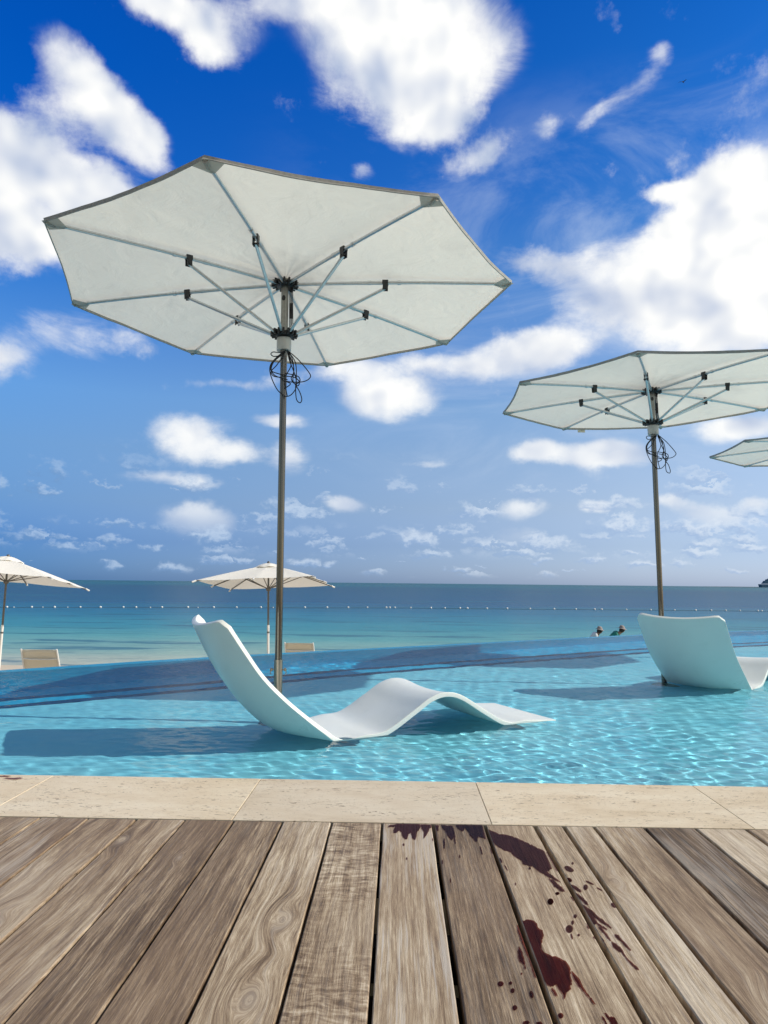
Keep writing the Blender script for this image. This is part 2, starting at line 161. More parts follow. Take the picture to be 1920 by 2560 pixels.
def principled(nt, base, rough=.5, metal=0.0, normal=None, spec=None, **kw):
    b = nt.node('ShaderNodeBsdfPrincipled'); nt.put(b.inputs['Base Color'], base)
    nt.put(b.inputs['Roughness'], rough); nt.put(b.inputs['Metallic'], metal)
    if normal is not None: nt.put(b.inputs['Normal'], normal)
    if spec is not None: nt.put(b.inputs['Specular IOR Level'], spec)
    for k, v in kw.items(): nt.put(b.inputs[k], v)
    return b.outputs[0]
def out(nt, sh):
    o = nt.node('ShaderNodeOutputMaterial'); nt.l.new(sh, o.inputs['Surface'])

# ------------------------------------------------------------------ materials
def mat_simple(name, col, rough, metal=0.0, nscale=30, var=.15, bump=.0, bscale=80, stretch=(1, 1, 1), spec=None):
    m, nt = material(name); co = nt.vmath('MULTIPLY', nt.coord(), stretch)
    n = nt.noise(co, nscale, 4, .6)
    f = nt.mapr(n, .25, .75, 1 - var, 1 + var, 'LINEAR')
    c = nt.vmath('SCALE', nt.comb(*col), scale=f)
    r = nt.math('ADD', nt.math('MULTIPLY', n, .15), rough - .07)
    nrm = nt.bump(nt.noise(co, bscale, 3, .6), bump, .002) if bump else None
    out(nt, principled(nt, c, r, metal, nrm, spec)); return m

def mat_fabric(name, tint, trans, dirt=.5):
    m, nt = material(name); co = nt.coord()
    s = nt.sep(co)
    stain = nt.mapr(nt.noise(co, 2.2, 6, .62, .6), .50, .80, 0.0, 1.0)
    streak = nt.mapr(nt.noise(nt.vmath('MULTIPLY', co, (7, 1.6, 7)), 1.7, 6, .7, 1.2), .57, .80, 0, 1)
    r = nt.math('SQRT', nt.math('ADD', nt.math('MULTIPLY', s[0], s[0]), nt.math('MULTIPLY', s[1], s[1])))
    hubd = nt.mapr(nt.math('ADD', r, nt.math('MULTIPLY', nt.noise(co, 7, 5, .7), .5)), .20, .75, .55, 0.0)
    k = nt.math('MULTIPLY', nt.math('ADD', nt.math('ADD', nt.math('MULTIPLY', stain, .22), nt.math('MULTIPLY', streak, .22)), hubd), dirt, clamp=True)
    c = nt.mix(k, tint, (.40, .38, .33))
    weave = nt.noise(co, 420, 2, .5)
    wr = nt.noise(nt.vmath('MULTIPLY', co, (1, 1, 1)), 5.5, 4, .55, .8)
    nrm = nt.bump(weave, .12, .0008, nt.bump(wr, .35, .02))
    d = nt.node('ShaderNodeBsdfDiffuse'); nt.put(d.inputs[0], c); nt.put(d.inputs['Normal'], nrm)
    t = nt.node('ShaderNodeBsdfTranslucent'); nt.put(t.inputs[0], c); nt.put(t.inputs['Normal'], nrm)
    x = nt.node('ShaderNodeMixShader'); x.inputs[0].default_value = trans
    nt.l.new(d.outputs[0], x.inputs[1]); nt.l.new(t.outputs[0], x.inputs[2])
    out(nt, x.outputs[0]); return m

M = {}
M['steel'] = mat_simple('polished_steel', (.17, .16, .14), .17, 1.0, 14, .12, .05, 6, (1, 1, .25))
M['alu'] = mat_simple('anodised_aluminium', (.66, .67, .67), .30, .85, 60, .12, .0)
M['mast'] = mat_simple('fluted_aluminium', (.34, .33, .30), .42, .7, 60, .15)
M['black'] = mat_simple('black_nylon', (.018, .019, .021), .42, 0, 80, .2)
M['cord'] = mat_simple('black_cord', (.012, .013, .016), .6, 0, 200, .3)
M['collar'] = mat_simple('collar_plastic', (.50, .50, .47), .38, .3, 40, .12, .2, 160, (1, 1, .05))
M['brushed'] = mat_simple('brushed_steel', (.32, .29, .24), .30, 1.0, 120, .1, .1, 200, (1, 1, .03))
M['canopy'] = mat_fabric('offwhite_canopy', (.88, .855, .74), .57, .9)
M['pocket'] = mat_fabric('corner_pocket', (.55, .53, .48), .30, .5)
M['hem'] = mat_simple('hem_webbing', (.40, .39, .36), .8, 0, 60, .2)
M['bcanopy'] = mat_fabric('cream_canopy', (.95, .93, .86), .20, .04)
M['bpole'] = mat_simple('grey_umbrella_pole', (.17, .16, .145), .4, .5, 40, .1)
M['white_metal'] = mat_simple('white_coated_metal', (.78, .77, .73), .35, 0, 30, .06)
M['sling'] = mat_simple('beige_sling', (.74, .67, .53), .8, 0, 300, .18, .3, 400)
M['skin'] = mat_simple('skin', (.34, .19, .13), .55, 0, 20, .1)
M['green_shirt'] = mat_simple('green_shirt', (.015, .22, .17), .7, 0, 30, .2)
M['white_shirt'] = mat_simple('white_shirt', (.72, .74, .78), .7, 0, 30, .08)
M['hat'] = mat_simple('grey_sunhat', (.30, .26, .25), .8, 0, 30, .15)
M['hair'] = mat_simple('dark_hair', (.02, .015, .012), .6)
M['shorts'] = mat_simple('dark_shorts', (.03, .04, .07), .8)
M['buoy'] = mat_simple('white_float', (.80, .80, .78), .4, 0, 8, .05)
M['rope'] = mat_simple('float_rope', (.06, .10, .14), .7)
M['ship'] = mat_simple('ship_blue_grey', (.05, .13, .22), .6, 0, .02, .1)
M['ship_dark'] = mat_simple('ship_windows', (.02, .06, .12), .3)
M['islet'] = mat_simple('dark_land', (.03, .06, .06), .9, 0, .02, .3)
M['bird'] = mat_simple('dark_feathers', (.03, .03, .04), .8)
M['tilebeige'] = mat_simple('beige_trim_stone', (.52, .43, .32), .6, 0, 40, .2, .2, 200)
M['navy'] = mat_simple('navy_glass_tile', (.006, .03, .09), .25, 0, 30, .3)

def mat_lounger():
    m, nt = material('white_moulded_plastic'); co = nt.coord()
    mott = nt.noise(co, 3.2, 6, .6)
    grime = nt.mapr(nt.noise(nt.vmath('MULTIPLY', co, (1, 1, 1)), 9, 7, .7, .5), .5, .85, 0, .22)
    c = nt.mix(grime, (.77, .80, .76), (.52, .55, .50))
    c = nt.mix(nt.mapr(mott, .35, .7, 0, .16), c, (.66, .70, .70))
    g = nt.noise(co, 260, 2, .5)
    nrm = nt.bump(g, .10, .0012, nt.bump(mott, .10, .01))
    sh = principled(nt, c, nt.mapr(mott, .3, .7, .27, .42), 0, nrm, .5)
    t = nt.node('ShaderNodeBsdfTranslucent'); t.inputs[0].default_value = (.78, .86, .86, 1)
    x = nt.node('ShaderNodeMixShader'); x.inputs[0].default_value = .02
    nt.l.new(sh, x.inputs[1]); nt.l.new(t.outputs[0], x.inputs[2])
    out(nt, x.outputs[0]); return m
M['lounger'] = mat_lounger()

def facet(nt, co, sc, k, det=3, z=0.0):
    r = nt.node('ShaderNodeTexNoise'); nt.put(r.inputs['Vector'], nt.vmath('MULTIPLY', co, sc)); r.inputs['Scale'].default_value = 1
    r.inputs['Detail'].default_value = det; r.inputs['Roughness'].default_value = .6
    d_ = nt.vmath('MULTIPLY', nt.vmath('SUBTRACT', r.outputs['Color'], (.5, .5, .5)), (1, 1, z))
    g = nt.node('ShaderNodeNewGeometry')
    return nt.vmath('NORMALIZE', nt.vmath('ADD', g.outputs['Normal'], nt.vmath('SCALE', d_, scale=k)))
def mat_water():
    m, nt = material('pool_water_surface')
    co = nt.coord()
    # capillary ripples finer than the mesh, as facet tilts of the mirror part
    kk = nt.mapr(nt.sep(co)[1], 2.8, 7.0, .06, .55)
    nf = facet(nt, co, (26, 40, 1), kk)
    rf = nt.node('ShaderNodeBsdfRefraction'); rf.inputs['IOR'].default_value = 1.33; rf.inputs['Roughness'].default_value = 0.0
    rf.inputs['Color'].default_value = (.80, .97, 1, 1)
    gl = nt.node('ShaderNodeBsdfGlossy'); gl.inputs['Roughness'].default_value = 0.02; nt.put(gl.inputs['Normal'], nf)
    fr = nt.node('ShaderNodeFresnel'); fr.inputs['IOR'].default_value = 1.33; nt.put(fr.inputs['Normal'], nf)
    x_ = nt.node('ShaderNodeMixShader'); nt.l.new(nt.math('MULTIPLY', fr.outputs[0], .50), x_.inputs[0])
    nt.l.new(rf.outputs[0], x_.inputs[1]); nt.l.new(gl.outputs[0], x_.inputs[2])
    out(nt, x_.outputs[0]); return m
M['water'] = mat_water()

def mat_plaster(name, c1, c2):
    m, nt = material(name); co = nt.coord()
    n = nt.noise(co, 1.3, 5, .6); f = nt.noise(co, 90, 3, .6)
    c = nt.mix(nt.mapr(n, .3, .7), c1, c2)
    c = nt.mix(nt.mapr(f, .4, .65, 0, .25), c, c2)
    out(nt, principled(nt, c, .75, 0, nt.bump(f, .2, .002))); return m
M['plaster'] = mat_plaster('pale_blue_plaster', (.29, .75, .92), (.41, .82, .95))
M['plaster_deep'] = mat_plaster('blue_plaster', (.010, .44, .74), (.02, .50, .78))

def mat_wood():
    m, nt = material('weathered_hardwood'); co = nt.coord()
    at = nt.node('ShaderNodeAttribute', attribute_name='pk'); a = nt.sep(at.outputs['Color'])
    at2 = nt.node('ShaderNodeAttribute', attribute_name='pt'); b = nt.sep(at2.outputs['Color'])
    rnd, curl, white = a[0], a[1], a[2]; tone, knot, _ = b[0], b[1], b[2]
    p = nt.sep(co); off = nt.math('MULTIPLY', rnd, 61.0)
    x, y = p[0], p[1]
    yo = nt.math('ADD', y, off)
    # wandering grain: low frequency sideways shift, strong round knots
    w1 = nt.math('SUBTRACT', nt.noise(nt.comb(nt.math('MULTIPLY', x, 7.0), nt.math('MULTIPLY', yo, 2.2), off), 1, 2, .5), .5)
    w2 = nt.math('SUBTRACT', nt.noise(nt.comb(nt.math('MULTIPLY', x, 14.0), nt.math('MULTIPLY', yo, 5.5), off), 1, 1, .5), .5)
    amp = nt.math('ADD', .009, nt.math('MULTIPLY', knot, .055))
    xs = nt.math('ADD', x, nt.math('MULTIPLY', w1, amp))
    xs = nt.math('ADD', xs, nt.math('MULTIPLY', w2, nt.math('ADD', .002, nt.math('MULTIPLY', knot, .014))))
    # real knots: grain closes into rings round each centre
    dark_k = None
    for kx, ky, kr in ((-.195, -.634, .050), (-.205, -.93, .060), (-.716, -.18, .045), (-.80, -.70, .06), (.585, -.404, .035), (.72, -.95, .05), (-.52, -.30, .02), (1.02, -.5, .04)):
        ddx = nt.math('SUBTRACT', x, kx); ddy = nt.math('MULTIPLY', nt.math('SUBTRACT', y, ky), .42)
        dd = nt.math('SQRT', nt.math('ADD', nt.math('MULTIPLY', ddx, ddx), nt.math('MULTIPLY', ddy, ddy)))
        inpl = nt.math('LESS_THAN', nt.math('ABSOLUTE', ddx), .11)
        wk = nt.math('MULTIPLY', nt.mapr(dd, kr * 1.3, kr * .2), nt.math('MULTIPLY', inpl, .8))
        tgt = nt.math('ADD', kx, nt.math('ADD', nt.math('MULTIPLY', dd, 1.0), nt.math('MULTIPLY', w2, .012)))
        xs = nt.math('ADD', nt.math('MULTIPLY', xs, nt.math('SUBTRACT', 1.0, wk)), nt.math('MULTIPLY', tgt, wk))
        pale = nt.math('MULTIPLY', nt.mapr(dd, kr * .55, 0.0), inpl)
        dark_k = pale if dark_k is None else nt.math('MAXIMUM', dark_k, pale)
    def g(sx, sy, det, ro, dist=0.0):
        return nt.noise(nt.comb(nt.math('MULTIPLY', xs, sx), nt.math('MULTIPLY', yo, sy), off), 1, det, ro, dist)
    fine = g(230, 8.0, 6, .86); mid = g(78, 2.8, 5, .74); broad = g(22, .7, 3, .6); pores = g(700, 26, 2, .6)
    rings = nt.math('SINE', nt.math('MULTIPLY', g(9, .55, 2, .45), 62.0))
    rings = nt.mapr(rings, -1, 1, 0, 1, 'LINEAR')
    v = nt.math('ADD', nt.math('MULTIPLY', fine, 1.25), nt.math('MULTIPLY', mid, .72))
    v = nt.math('ADD', v, nt.math('MULTIPLY', broad, .34))
    v = nt.math('ADD', v, nt.math('MULTIPLY', nt.math('SUBTRACT', rings, .5), nt.math('ADD', .05, nt.math('MULTIPLY', knot, .05))))
    # curly figure, bands across the grain
    cv = nt.noise(nt.comb(nt.math('MULTIPLY', x, 24.0), nt.math('MULTIPLY', nt.math('ADD', yo, nt.math('MULTIPLY', w1, .10)), 75.0), off), 1, 3, .6, .6)
    cmask = nt.mapr(nt.noise(nt.comb(nt.math('MULTIPLY', x, 6.0), nt.math('MULTIPLY', yo, 3.0), off), 1, 2, .5), .35, .62)
    v = nt.math('ADD', v, nt.math('MULTIPLY', nt.math('MULTIPLY', nt.math('SUBTRACT', cv, .5), curl), nt.math('MULTIPLY', cmask, 1.1)))
    patch = nt.noise(nt.comb(nt.math('MULTIPLY', x, 5.0), nt.math('MULTIPLY', yo, 1.8), off), 1, 3, .55)
    v = nt.math('ADD', v, nt.math('MULTIPLY', nt.math('SUBTRACT', patch, .5), .34))
    v = nt.math('ADD', v, nt.math('SUBTRACT', nt.math('MULTIPLY', tone, .85), 1.115))
    c = nt.ramp(v, [(.16, (.045, .027, .013)), (.34, (.130, .083, .046)), (.48, (.255, .178, .107)), (.62, (.43, .325, .21)), (.82, (.70, .59, .43))])
    c = nt.mix(nt.math('MULTIPLY', dark_k, .38), c, (.52, .45, .36))
    # silvery bleached streaks
    sil = nt.mapr(nt.math('ADD', g(150, 2.2, 4, .7), nt.math('MULTIPLY', nt.math('SUBTRACT', patch, .5), .6)), .48, .66)
    c = nt.mix(nt.math('MULTIPLY', sil, white), c, (.60, .55, .48))
    # warm hue drift between planks
    c = nt.mix(nt.math('MULTIPLY', nt.mapr(nt.noise(nt.comb(nt.math('MULTIPLY', x, 3.0), yo, off), 1, 2, .5), .4, .7), .35), c, (.27, .18, .11))
    # hairline checks
    chk = nt.mapr(g(330, 3.0, 2, .8), .735, .77)
    crk = nt.math('MULTIPLY', chk, nt.mapr(patch, .42, .55))
    c = nt.mix(nt.math('MULTIPLY', crk, .8), c, (.03, .02, .014))
    c = nt.mix(nt.math('MULTIPLY', nt.mapr(pores, .60, .75), .35), c, (.06, .04, .028))
    h = nt.math('SUBTRACT', nt.math('ADD', nt.math('MULTIPLY', fine, .7), nt.math('MULTIPLY', mid, .6)), crk)
    nrm = nt.bump(h, .55, .0025)
    out(nt, principled(nt, c, nt.mapr(fine, .3, .7, .52, .72), 0, nrm, .35)); return m
M['wood'] = mat_wood()

def mat_travertine():
    m, nt = material('travertine'); co = nt.coord()
    at = nt.node('ShaderNodeAttribute', attribute_name='pk'); a = nt.sep(at.outputs['Color'])
    p = nt.vmath('ADD', co, nt.comb(nt.math('MULTIPLY', a[0], 9.0), nt.math('MULTIPLY', a[0], 5.0), 0.0))
    n1 = nt.noise(nt.vmath('MULTIPLY', p, (2.2, 5.0, 1)), 1, 6, .62, .5)
    n2 = nt.noise(nt.vmath('MULTIPLY', p, (12, 30, 1)), 1, 5, .65, .8)
    v = nt.math('ADD', nt.math('MULTIPLY', n1, .7), nt.math('MULTIPLY', n2, .4))
    c = nt.ramp(v, [(.34, (.58, .45, .28)), (.50, (.71, .58, .40)), (.68, (.80, .69, .51))])
    c = nt.mix(nt.mapr(a[1], 0, 1, 0, .35, 'LINEAR'), c, (.48, .43, .36))
    zone = nt.noise(nt.vmath('MULTIPLY', p, (3.5, 9, 1)), 1, 3, .6)
    pit = nt.noise(nt.vmath('MULTIPLY', p, (42, 120, 1)), 1, 3, .55, 1.0)
    pit = nt.mapr(nt.math('ADD', pit, nt.math('MULTIPLY', nt.math('SUBTRACT', zone, .5), .40)), .62, .69)
    c = nt.mix(nt.math('MULTIPLY', pit, .8), c, (.20, .13, .08))
    spot = nt.mapr(nt.noise(nt.vmath('MULTIPLY', p, (110, 170, 1)), 1, 2, .6), .64, .70)
    c = nt.mix(nt.math('MULTIPLY', spot, .55), c, (.25, .18, .12))
    nrm = nt.bump(nt.math('SUBTRACT', nt.math('MULTIPLY', n2, .3), pit), .5, .003)
    out(nt, principled(nt, c, .55, 0, nrm, .35)); return m
M['trav'] = mat_travertine()

def mat_sand():
    m, nt = material('beach_sand'); co = nt.coord()
    n = nt.noise(co, 3, 6, .6)
    out(nt, principled(nt, nt.mix(n, (.55, .46, .34), (.68, .59, .45)), .9, 0, nt.bump(nt.noise(co, 12, 5, .7), .5, .03))); return m
M['sand'] = mat_sand()

def mat_sea():
    m, nt = material('sea_water'); co = nt.coord(); p = nt.sep(co)
    x, y = p[0], p[1]
    # depth grows away from the beach, broken by sand bars and sea-grass beds
    wob = nt.math('SUBTRACT', nt.noise(nt.comb(nt.math('MULTIPLY', x, .035), nt.math('MULTIPLY', y, .09)), 1, 4, .6), .5)
    ly = nt.math('LOGARITHM', nt.math('MAXIMUM', nt.math('ADD', y, nt.math('MULTIPLY', wob, nt.math('MULTIPLY', y, .35))), 5.0), 10.0)
    c = nt.ramp(nt.mapr(ly, 1.2, 3.4, 0, 1, 'LINEAR'), [
        (.065, (.58, .57, .42)), (.115, (.28, .47, .39)), (.155, (.11, .38, .37)), (.205, (.03, .27, .34)), (.27, (.006, .17, .29)),
        (.36, (.004, .085, .19)), (.60, (.003, .07, .15)), (.75, (.004, .115, .17)), (.90, (.003, .10, .14))])
    bed = nt.noise(nt.comb(nt.math('MULTIPLY', x, .11), nt.math('MULTIPLY', y, .42)), 1, 4, .6)
    bed = nt.mapr(bed, .54, .64)
    c = nt.mix(nt.math('MULTIPLY', bed, .72), c, (.004, .11, .17))
    bands = nt.noise(nt.comb(nt.math('MULTIPLY', x, .004), nt.math('MULTIPLY', ly, 26.0)), 1, 4, .65)
    c = nt.mix(nt.mapr(bands, .48, .72, 0, .45), c, (.012, .17, .20))
    # sun glitter and ripples: real bump at three wave lengths
    w1 = nt.noise(nt.comb(nt.math('MULTIPLY', x, .55), nt.math('MULTIPLY', y, 1.5)), 1, 5, .68)
    w2 = nt.noise(nt.comb(nt.math('MULTIPLY', x, .07), nt.math('MULTIPLY', y, .22)), 1, 5, .65)
    nrm = nt.bump(w1, .8, .22, nt.bump(w2, .5, .9))
    df = nt.node('ShaderNodeBsdfDiffuse'); nt.put(df.inputs[0], c); nt.put(df.inputs['Normal'], nrm)
    gl = nt.node('ShaderNodeBsdfGlossy'); gl.inputs['Roughness'].default_value = .22; nt.put(gl.inputs['Normal'], facet(nt, nt.comb(nt.math('MULTIPLY', x, 1.0), nt.math('MULTIPLY', y, 2.2)), (1.4, 1.4, 1), .30, 4))
    x_ = nt.node('ShaderNodeMixShader'); x_.inputs[0].default_value = .28
    nt.l.new(df.outputs[0], x_.inputs[1]); nt.l.new(gl.outputs[0], x_.inputs[2])
    out(nt, x_.outputs[0]); return m
M['sea'] = mat_sea()

def mat_film(name, t, rough):
    m, nt = material(name)
    a = nt.node('ShaderNodeBsdfTransparent'); a.inputs[0].default_value = (*t, 1)
    g = nt.node('ShaderNodeBsdfGlossy'); g.inputs['Roughness'].default_value = rough
    f = nt.node('ShaderNodeFresnel'); f.inputs[0].default_value = 1.33
    n = nt.bump(nt.noise(nt.vmath('MULTIPLY', nt.coord(), (300, 12, 1)), 1, 3, .6), .3, .001)
    nt.put(g.inputs['Normal'], n); nt.put(f.inputs['Normal'], n)
    x = nt.node('ShaderNodeMixShader'); nt.l.new(nt.math('MULTIPLY', f.outputs[0], .34), x.inputs[0])
    nt.l.new(a.outputs[0], x.inputs[1]); nt.l.new(g.outputs[0], x.inputs[2])
    out(nt, x.outputs[0]); return m
M['film_red'] = mat_film('wet_film_red', (.37, .14, .12), .3)
M['film_dark'] = mat_film('wet_film_dark', (.36, .20, .20), .3)

# ------------------------------------------------------------------ world: sky, clouds
def build_world():
    w = bpy.data.worlds.new('World'); SC.world = w; w.use_nodes = True
    nt = NT(w.node_tree)
    sky = nt.node('ShaderNodeTexSky', sky_type='NISHITA'); sky.sun_disc = False
    sky.sun_elevation = R(SUN_EL); sky.sun_rotation = R(SUN_AZ)
    sky.air_density = 1.0; sky.dust_density = .6; sky.ozone_density = 3.0; sky.altitude = 0
    d = nt.coord('Generated'); p = nt.sep(d)
    el = nt.math('ARCSINE', p[2]); az = nt.math('ARCTAN2', p[0], p[1])
    elc = nt.math('MAXIMUM', el, 0.0)
    uv = nt.comb(az, el, 0.0)
    # sky colour: physical sky, deep polarised blue in view; unseen part warmed to neutralise the fill light
    base = nt.vmath('SCALE', sky.outputs[0], scale=SKY_S)
    side = nt.mapr(az, -.50, .34, 0, 1, 'LINEAR')
    te = nt.mapr(elc, 0, 1.2, 0, 1, 'LINEAR')
    grad = nt.mix(side, nt.ramp(te, GL), nt.ramp(te, GR))
    behind = nt.mapr(nt.math('ABSOLUTE', az), .75, 1.5)
    grad = nt.mix(nt.math('MULTIPLY', behind, .9), grad, (.33, .27, .20))
    base = nt.vmath('MULTIPLY', base, nt.vmath('SCALE', grad, scale=4.0))
    # clouds
    nv = nt.comb(nt.math('MULTIPLY', az, 1.0), nt.math('MULTIPLY', el, 1.25), 0.0)
    wn = nt.node('ShaderNodeTexNoise'); nt.put(wn.inputs['Vector'], nv); wn.inputs['Scale'].default_value = 5.5
    wn.inputs['Detail'].default_value = 5; wn.inputs['Roughness'].default_value = .6
    wv = nt.vmath('SCALE', nt.vmath('SUBTRACT', wn.outputs['Color'], (.5, .5, .5)), scale=.055)
    uvw = nt.vmath('ADD', uv, wv)
    tot = None
    for (u, v, a, b, r, wt) in CLOUDS:
        mp = nt.node('ShaderNodeMapping', vector_type='TEXTURE'); nt.put(mp.inputs[0], uvw)
        mp.inputs['Location'].default_value = (u, v, 0); mp.inputs['Rotation'].default_value = (0, 0, r)
        mp.inputs['Scale'].default_value = (a, b, 1)
        l = nt.vmath('LENGTH', nt.vmath('MULTIPLY', mp.outputs[0], (1, 1, 0)))
        q = nt.mapr(l, 1.75, 0.0, 0.0, wt * 1.18)
        tot = q if tot is None else nt.math('MAXIMUM', tot, q) if False else nt.math('ADD', tot, nt.math('MULTIPLY', q, nt.math('SUBTRACT', 1.35, nt.math('MINIMUM', tot, 1.2))))
    # rows of small cumulus near the horizon: bright puffy tops, grey-blue flat bases
    wl = nt.node('ShaderNodeTexNoise'); nt.put(wl.inputs['Vector'], nt.vmath('MULTIPLY', uv, (42, 60, 1))); wl.inputs['Scale'].default_value = 1
    wl.inputs['Detail'].default_value = 6; wl.inputs['Roughness'].default_value = .62
    wlv = nt.vmath('MULTIPLY', nt.vmath('SUBTRACT', wl.outputs['Color'], (.5, .5, .5)), (1.5, 1.5, 0))
    def cells(sx, sy, ph, e0, e1, e2, e3):
        q = nt.vmath('ADD', nt.vmath('MULTIPLY', uv, (sx, sy, 1)), nt.vmath('ADD', wlv, (ph, ph * .7, 0)))
        vo = nt.node('ShaderNodeTexVoronoi', voronoi_dimensions='2D', feature='F1'); nt.put(vo.inputs['Vector'], q); vo.inputs['Scale'].default_value = 1
        rr = nt.sep(vo.outputs['Color']); rad = nt.math('ADD', .06, nt.math('MULTIPLY', rr[0], .62))
        rel = nt.sep(nt.vmath('SUBTRACT', q, vo.outputs['Position']))
        base_cut = nt.mapr(rel[1], -.30, -.12)
        a_ = nt.math('MULTIPLY', nt.mapr(vo.outputs['Distance'], rad, nt.math('MULTIPLY', rad, .15)), base_cut)
        a_ = nt.math('MULTIPLY', a_, nt.math('MULTIPLY', nt.mapr(el, e0, e1), nt.mapr(el, e3, e2)))
        l_ = nt.mapr(nt.math('ADD', rel[1], nt.math('MULTIPLY', rel[0], .4)), -.18, .22)
        return a_, l_
    k1, l1 = cells(11.0, 27.0, 2.3, .03, .06, .10, .20)
    k2, l2 = cells(17.0, 52.0, 7.7, .006, .02, .05, .09)
    lowa = nt.math('MAXIMUM', k1, k2)
    lowlit = nt.mix(nt.math('GREATER_THAN', k1, k2), nt.comb(l2, l2, l2), nt.comb(l1, l1, l1))
    lowlit = nt.sep(lowlit)[0]
    oth = nt.noise(nt.vmath('MULTIPLY', d, (1, 1, 1)), 2.6, 5, .55)
    far = nt.math('SUBTRACT', 1.0, nt.math('MULTIPLY', nt.mapr(nt.math('ABSOLUTE', az), .80, .58), nt.mapr(el, 1.05, .80)))
    tot = nt.math('ADD', tot, nt.math('MULTIPLY', nt.mapr(oth, .46, .66, 0, .9), far))  # added clouds out of view, coverage set for the fill light
    # broken edges: crisp billows inside, thin veils round them
    sc = nt.comb(az, nt.math('MULTIPLY', el, 1.15), 0.0)
    n1 = nt.noise(sc, 8.0, 11, .64, .0)
    n4 = nt.noise(nt.vmath('ADD', nt.vmath('MULTIPLY', sc, (1.0, 2.0, 1)), (3, 1, 0)), 4.0, 9, .66, .5)
    c1 = nt.noise(sc, 6.0, 3, .55, .10)
    c2 = nt.noise(nt.vmath('ADD', sc, (.022, .030, 0)), 6.0, 3, .55, .10)
    dens = nt.math('ADD', tot, nt.math('MULTIPLY', nt.math('SUBTRACT', n1, .5), 3.4))
    soft = nt.noise(sc, 3.0, 2, .5)
    a1 = nt.mapr(dens, .30, nt.math('ADD', .85, nt.math('MULTIPLY', soft, 1.1)))
    veil = nt.math('ADD', nt.math('MULTIPLY', tot, .75), nt.math('MULTIPLY', nt.math('SUBTRACT', n4, .5), 2.6))
    a2 = nt.math('MULTIPLY', nt.math('MULTIPLY', nt.mapr(veil, .10, 1.1), nt.mapr(tot, .02, .4)), .75)
    alpha = nt.math('SUBTRACT', 1.0, nt.math('MULTIPLY', nt.math('SUBTRACT', 1.0, a1), nt.math('SUBTRACT', 1.0, a2)))
    # lit and shaded parts of each cloud (sun high on the right): shaded where more cloud lies sunward
    lit = nt.math('MULTIPLY', nt.math('SUBTRACT', c1, c2), 4.6)
    bil = nt.noise(sc, 3.6, 4, .5)
    sh = nt.math('ADD', nt.math('ADD', .72, lit), nt.math('MULTIPLY', nt.math('SUBTRACT', bil, .5), 1.5))
    sh = nt.math('ADD', sh, nt.mapr(az, -.5, .5, -.12, .18, 'LINEAR'), clamp=True)
    cc = nt.mix(sh, (.50, .58, .75), (1.03, 1.03, 1.01))
    lowg = nt.mapr(el, .30, .05)
    cc = nt.mix(nt.math('MULTIPLY', lowg, .30), cc, nt.mix(side, (.30, .46, .72), (.55, .68, .86)))
    # thin high veil on the right half of the sky
    vn = nt.noise(nt.vmath('MULTIPLY', sc, (1.0, 2.6, 1)), 3.2, 8, .62, .7)
    va = nt.math('MULTIPLY', nt.mapr(vn, .40, .66, 0, .42), nt.math('MULTIPLY', nt.mapr(az, -.25, .30), nt.math('MULTIPLY', nt.mapr(el, .10, .2), nt.mapr(el, .66, .48))))
    base = nt.mix(va, base, (.62, .73, .90))
    col = nt.mix(nt.math('MULTIPLY', alpha, nt.mapr(el, .04, .12)), base, cc)
    lc = nt.mix(lowlit, nt.mix(side, (.15, .30, .56), (.36, .50, .74)), nt.mix(side, (.50, .65, .86), (.76, .84, .94)))
    col = nt.mix(nt.math('MULTIPLY', lowa, .72), col, lc)
    col = nt.mix(nt.mapr(el, -.02, -.002, 1, 0), col, (.10, .20, .30))
    bg = nt.node('ShaderNodeBackground'); nt.put(bg.inputs[0], col); bg.inputs[1].default_value = 1.0
    o = nt.node('ShaderNodeOutputWorld'); nt.l.new(bg.outputs[0], o.inputs[0])
    w.cycles.sampling_method = 'MANUAL'; w.cycles.sample_map_resolution = 512
SKY_S = 0.10
GL = [(0.0, (0.0468, 0.1231, 0.3329)), (0.0436, (0.0571, 0.1189, 0.2753)), (0.0873, (0.1144, 0.1709, 0.2703)), (0.1454, (0.1659, 0.2341, 0.313)), (0.2036, (0.188, 0.2964, 0.3964)), (0.2618, (0.1433, 0.2804, 0.4287)), (0.3491, (0.0391, 0.2332, 0.4659)), (0.4363, (0.0065, 0.1811, 0.4753)), (0.5236, (0.0019, 0.166, 0.4774)), (0.6109, (0.0021, 0.1586, 0.4734)), (0.9599, (0.35, 0.3, 0.22))]
GR = [(0.0, (0.2346, 0.3004, 0.5191)), (0.0436, (0.2365, 0.2596, 0.375)), (0.0873, (0.3139, 0.2936, 0.3332)), (0.1454, (0.3552, 0.3333, 0.3456)), (0.2036, (0.3478, 0.3576, 0.3702)), (0.2618, (0.2827, 0.3326, 0.3978)), (0.3491, (0.153, 0.2848, 0.4084)), (0.4363, (0.0603, 0.2209, 0.417)), (0.5236, (0.0244, 0.1893, 0.4169)), (0.6109, (0.01, 0.1605, 0.3998)), (0.9599, (0.35, 0.3, 0.22))]

build_world()

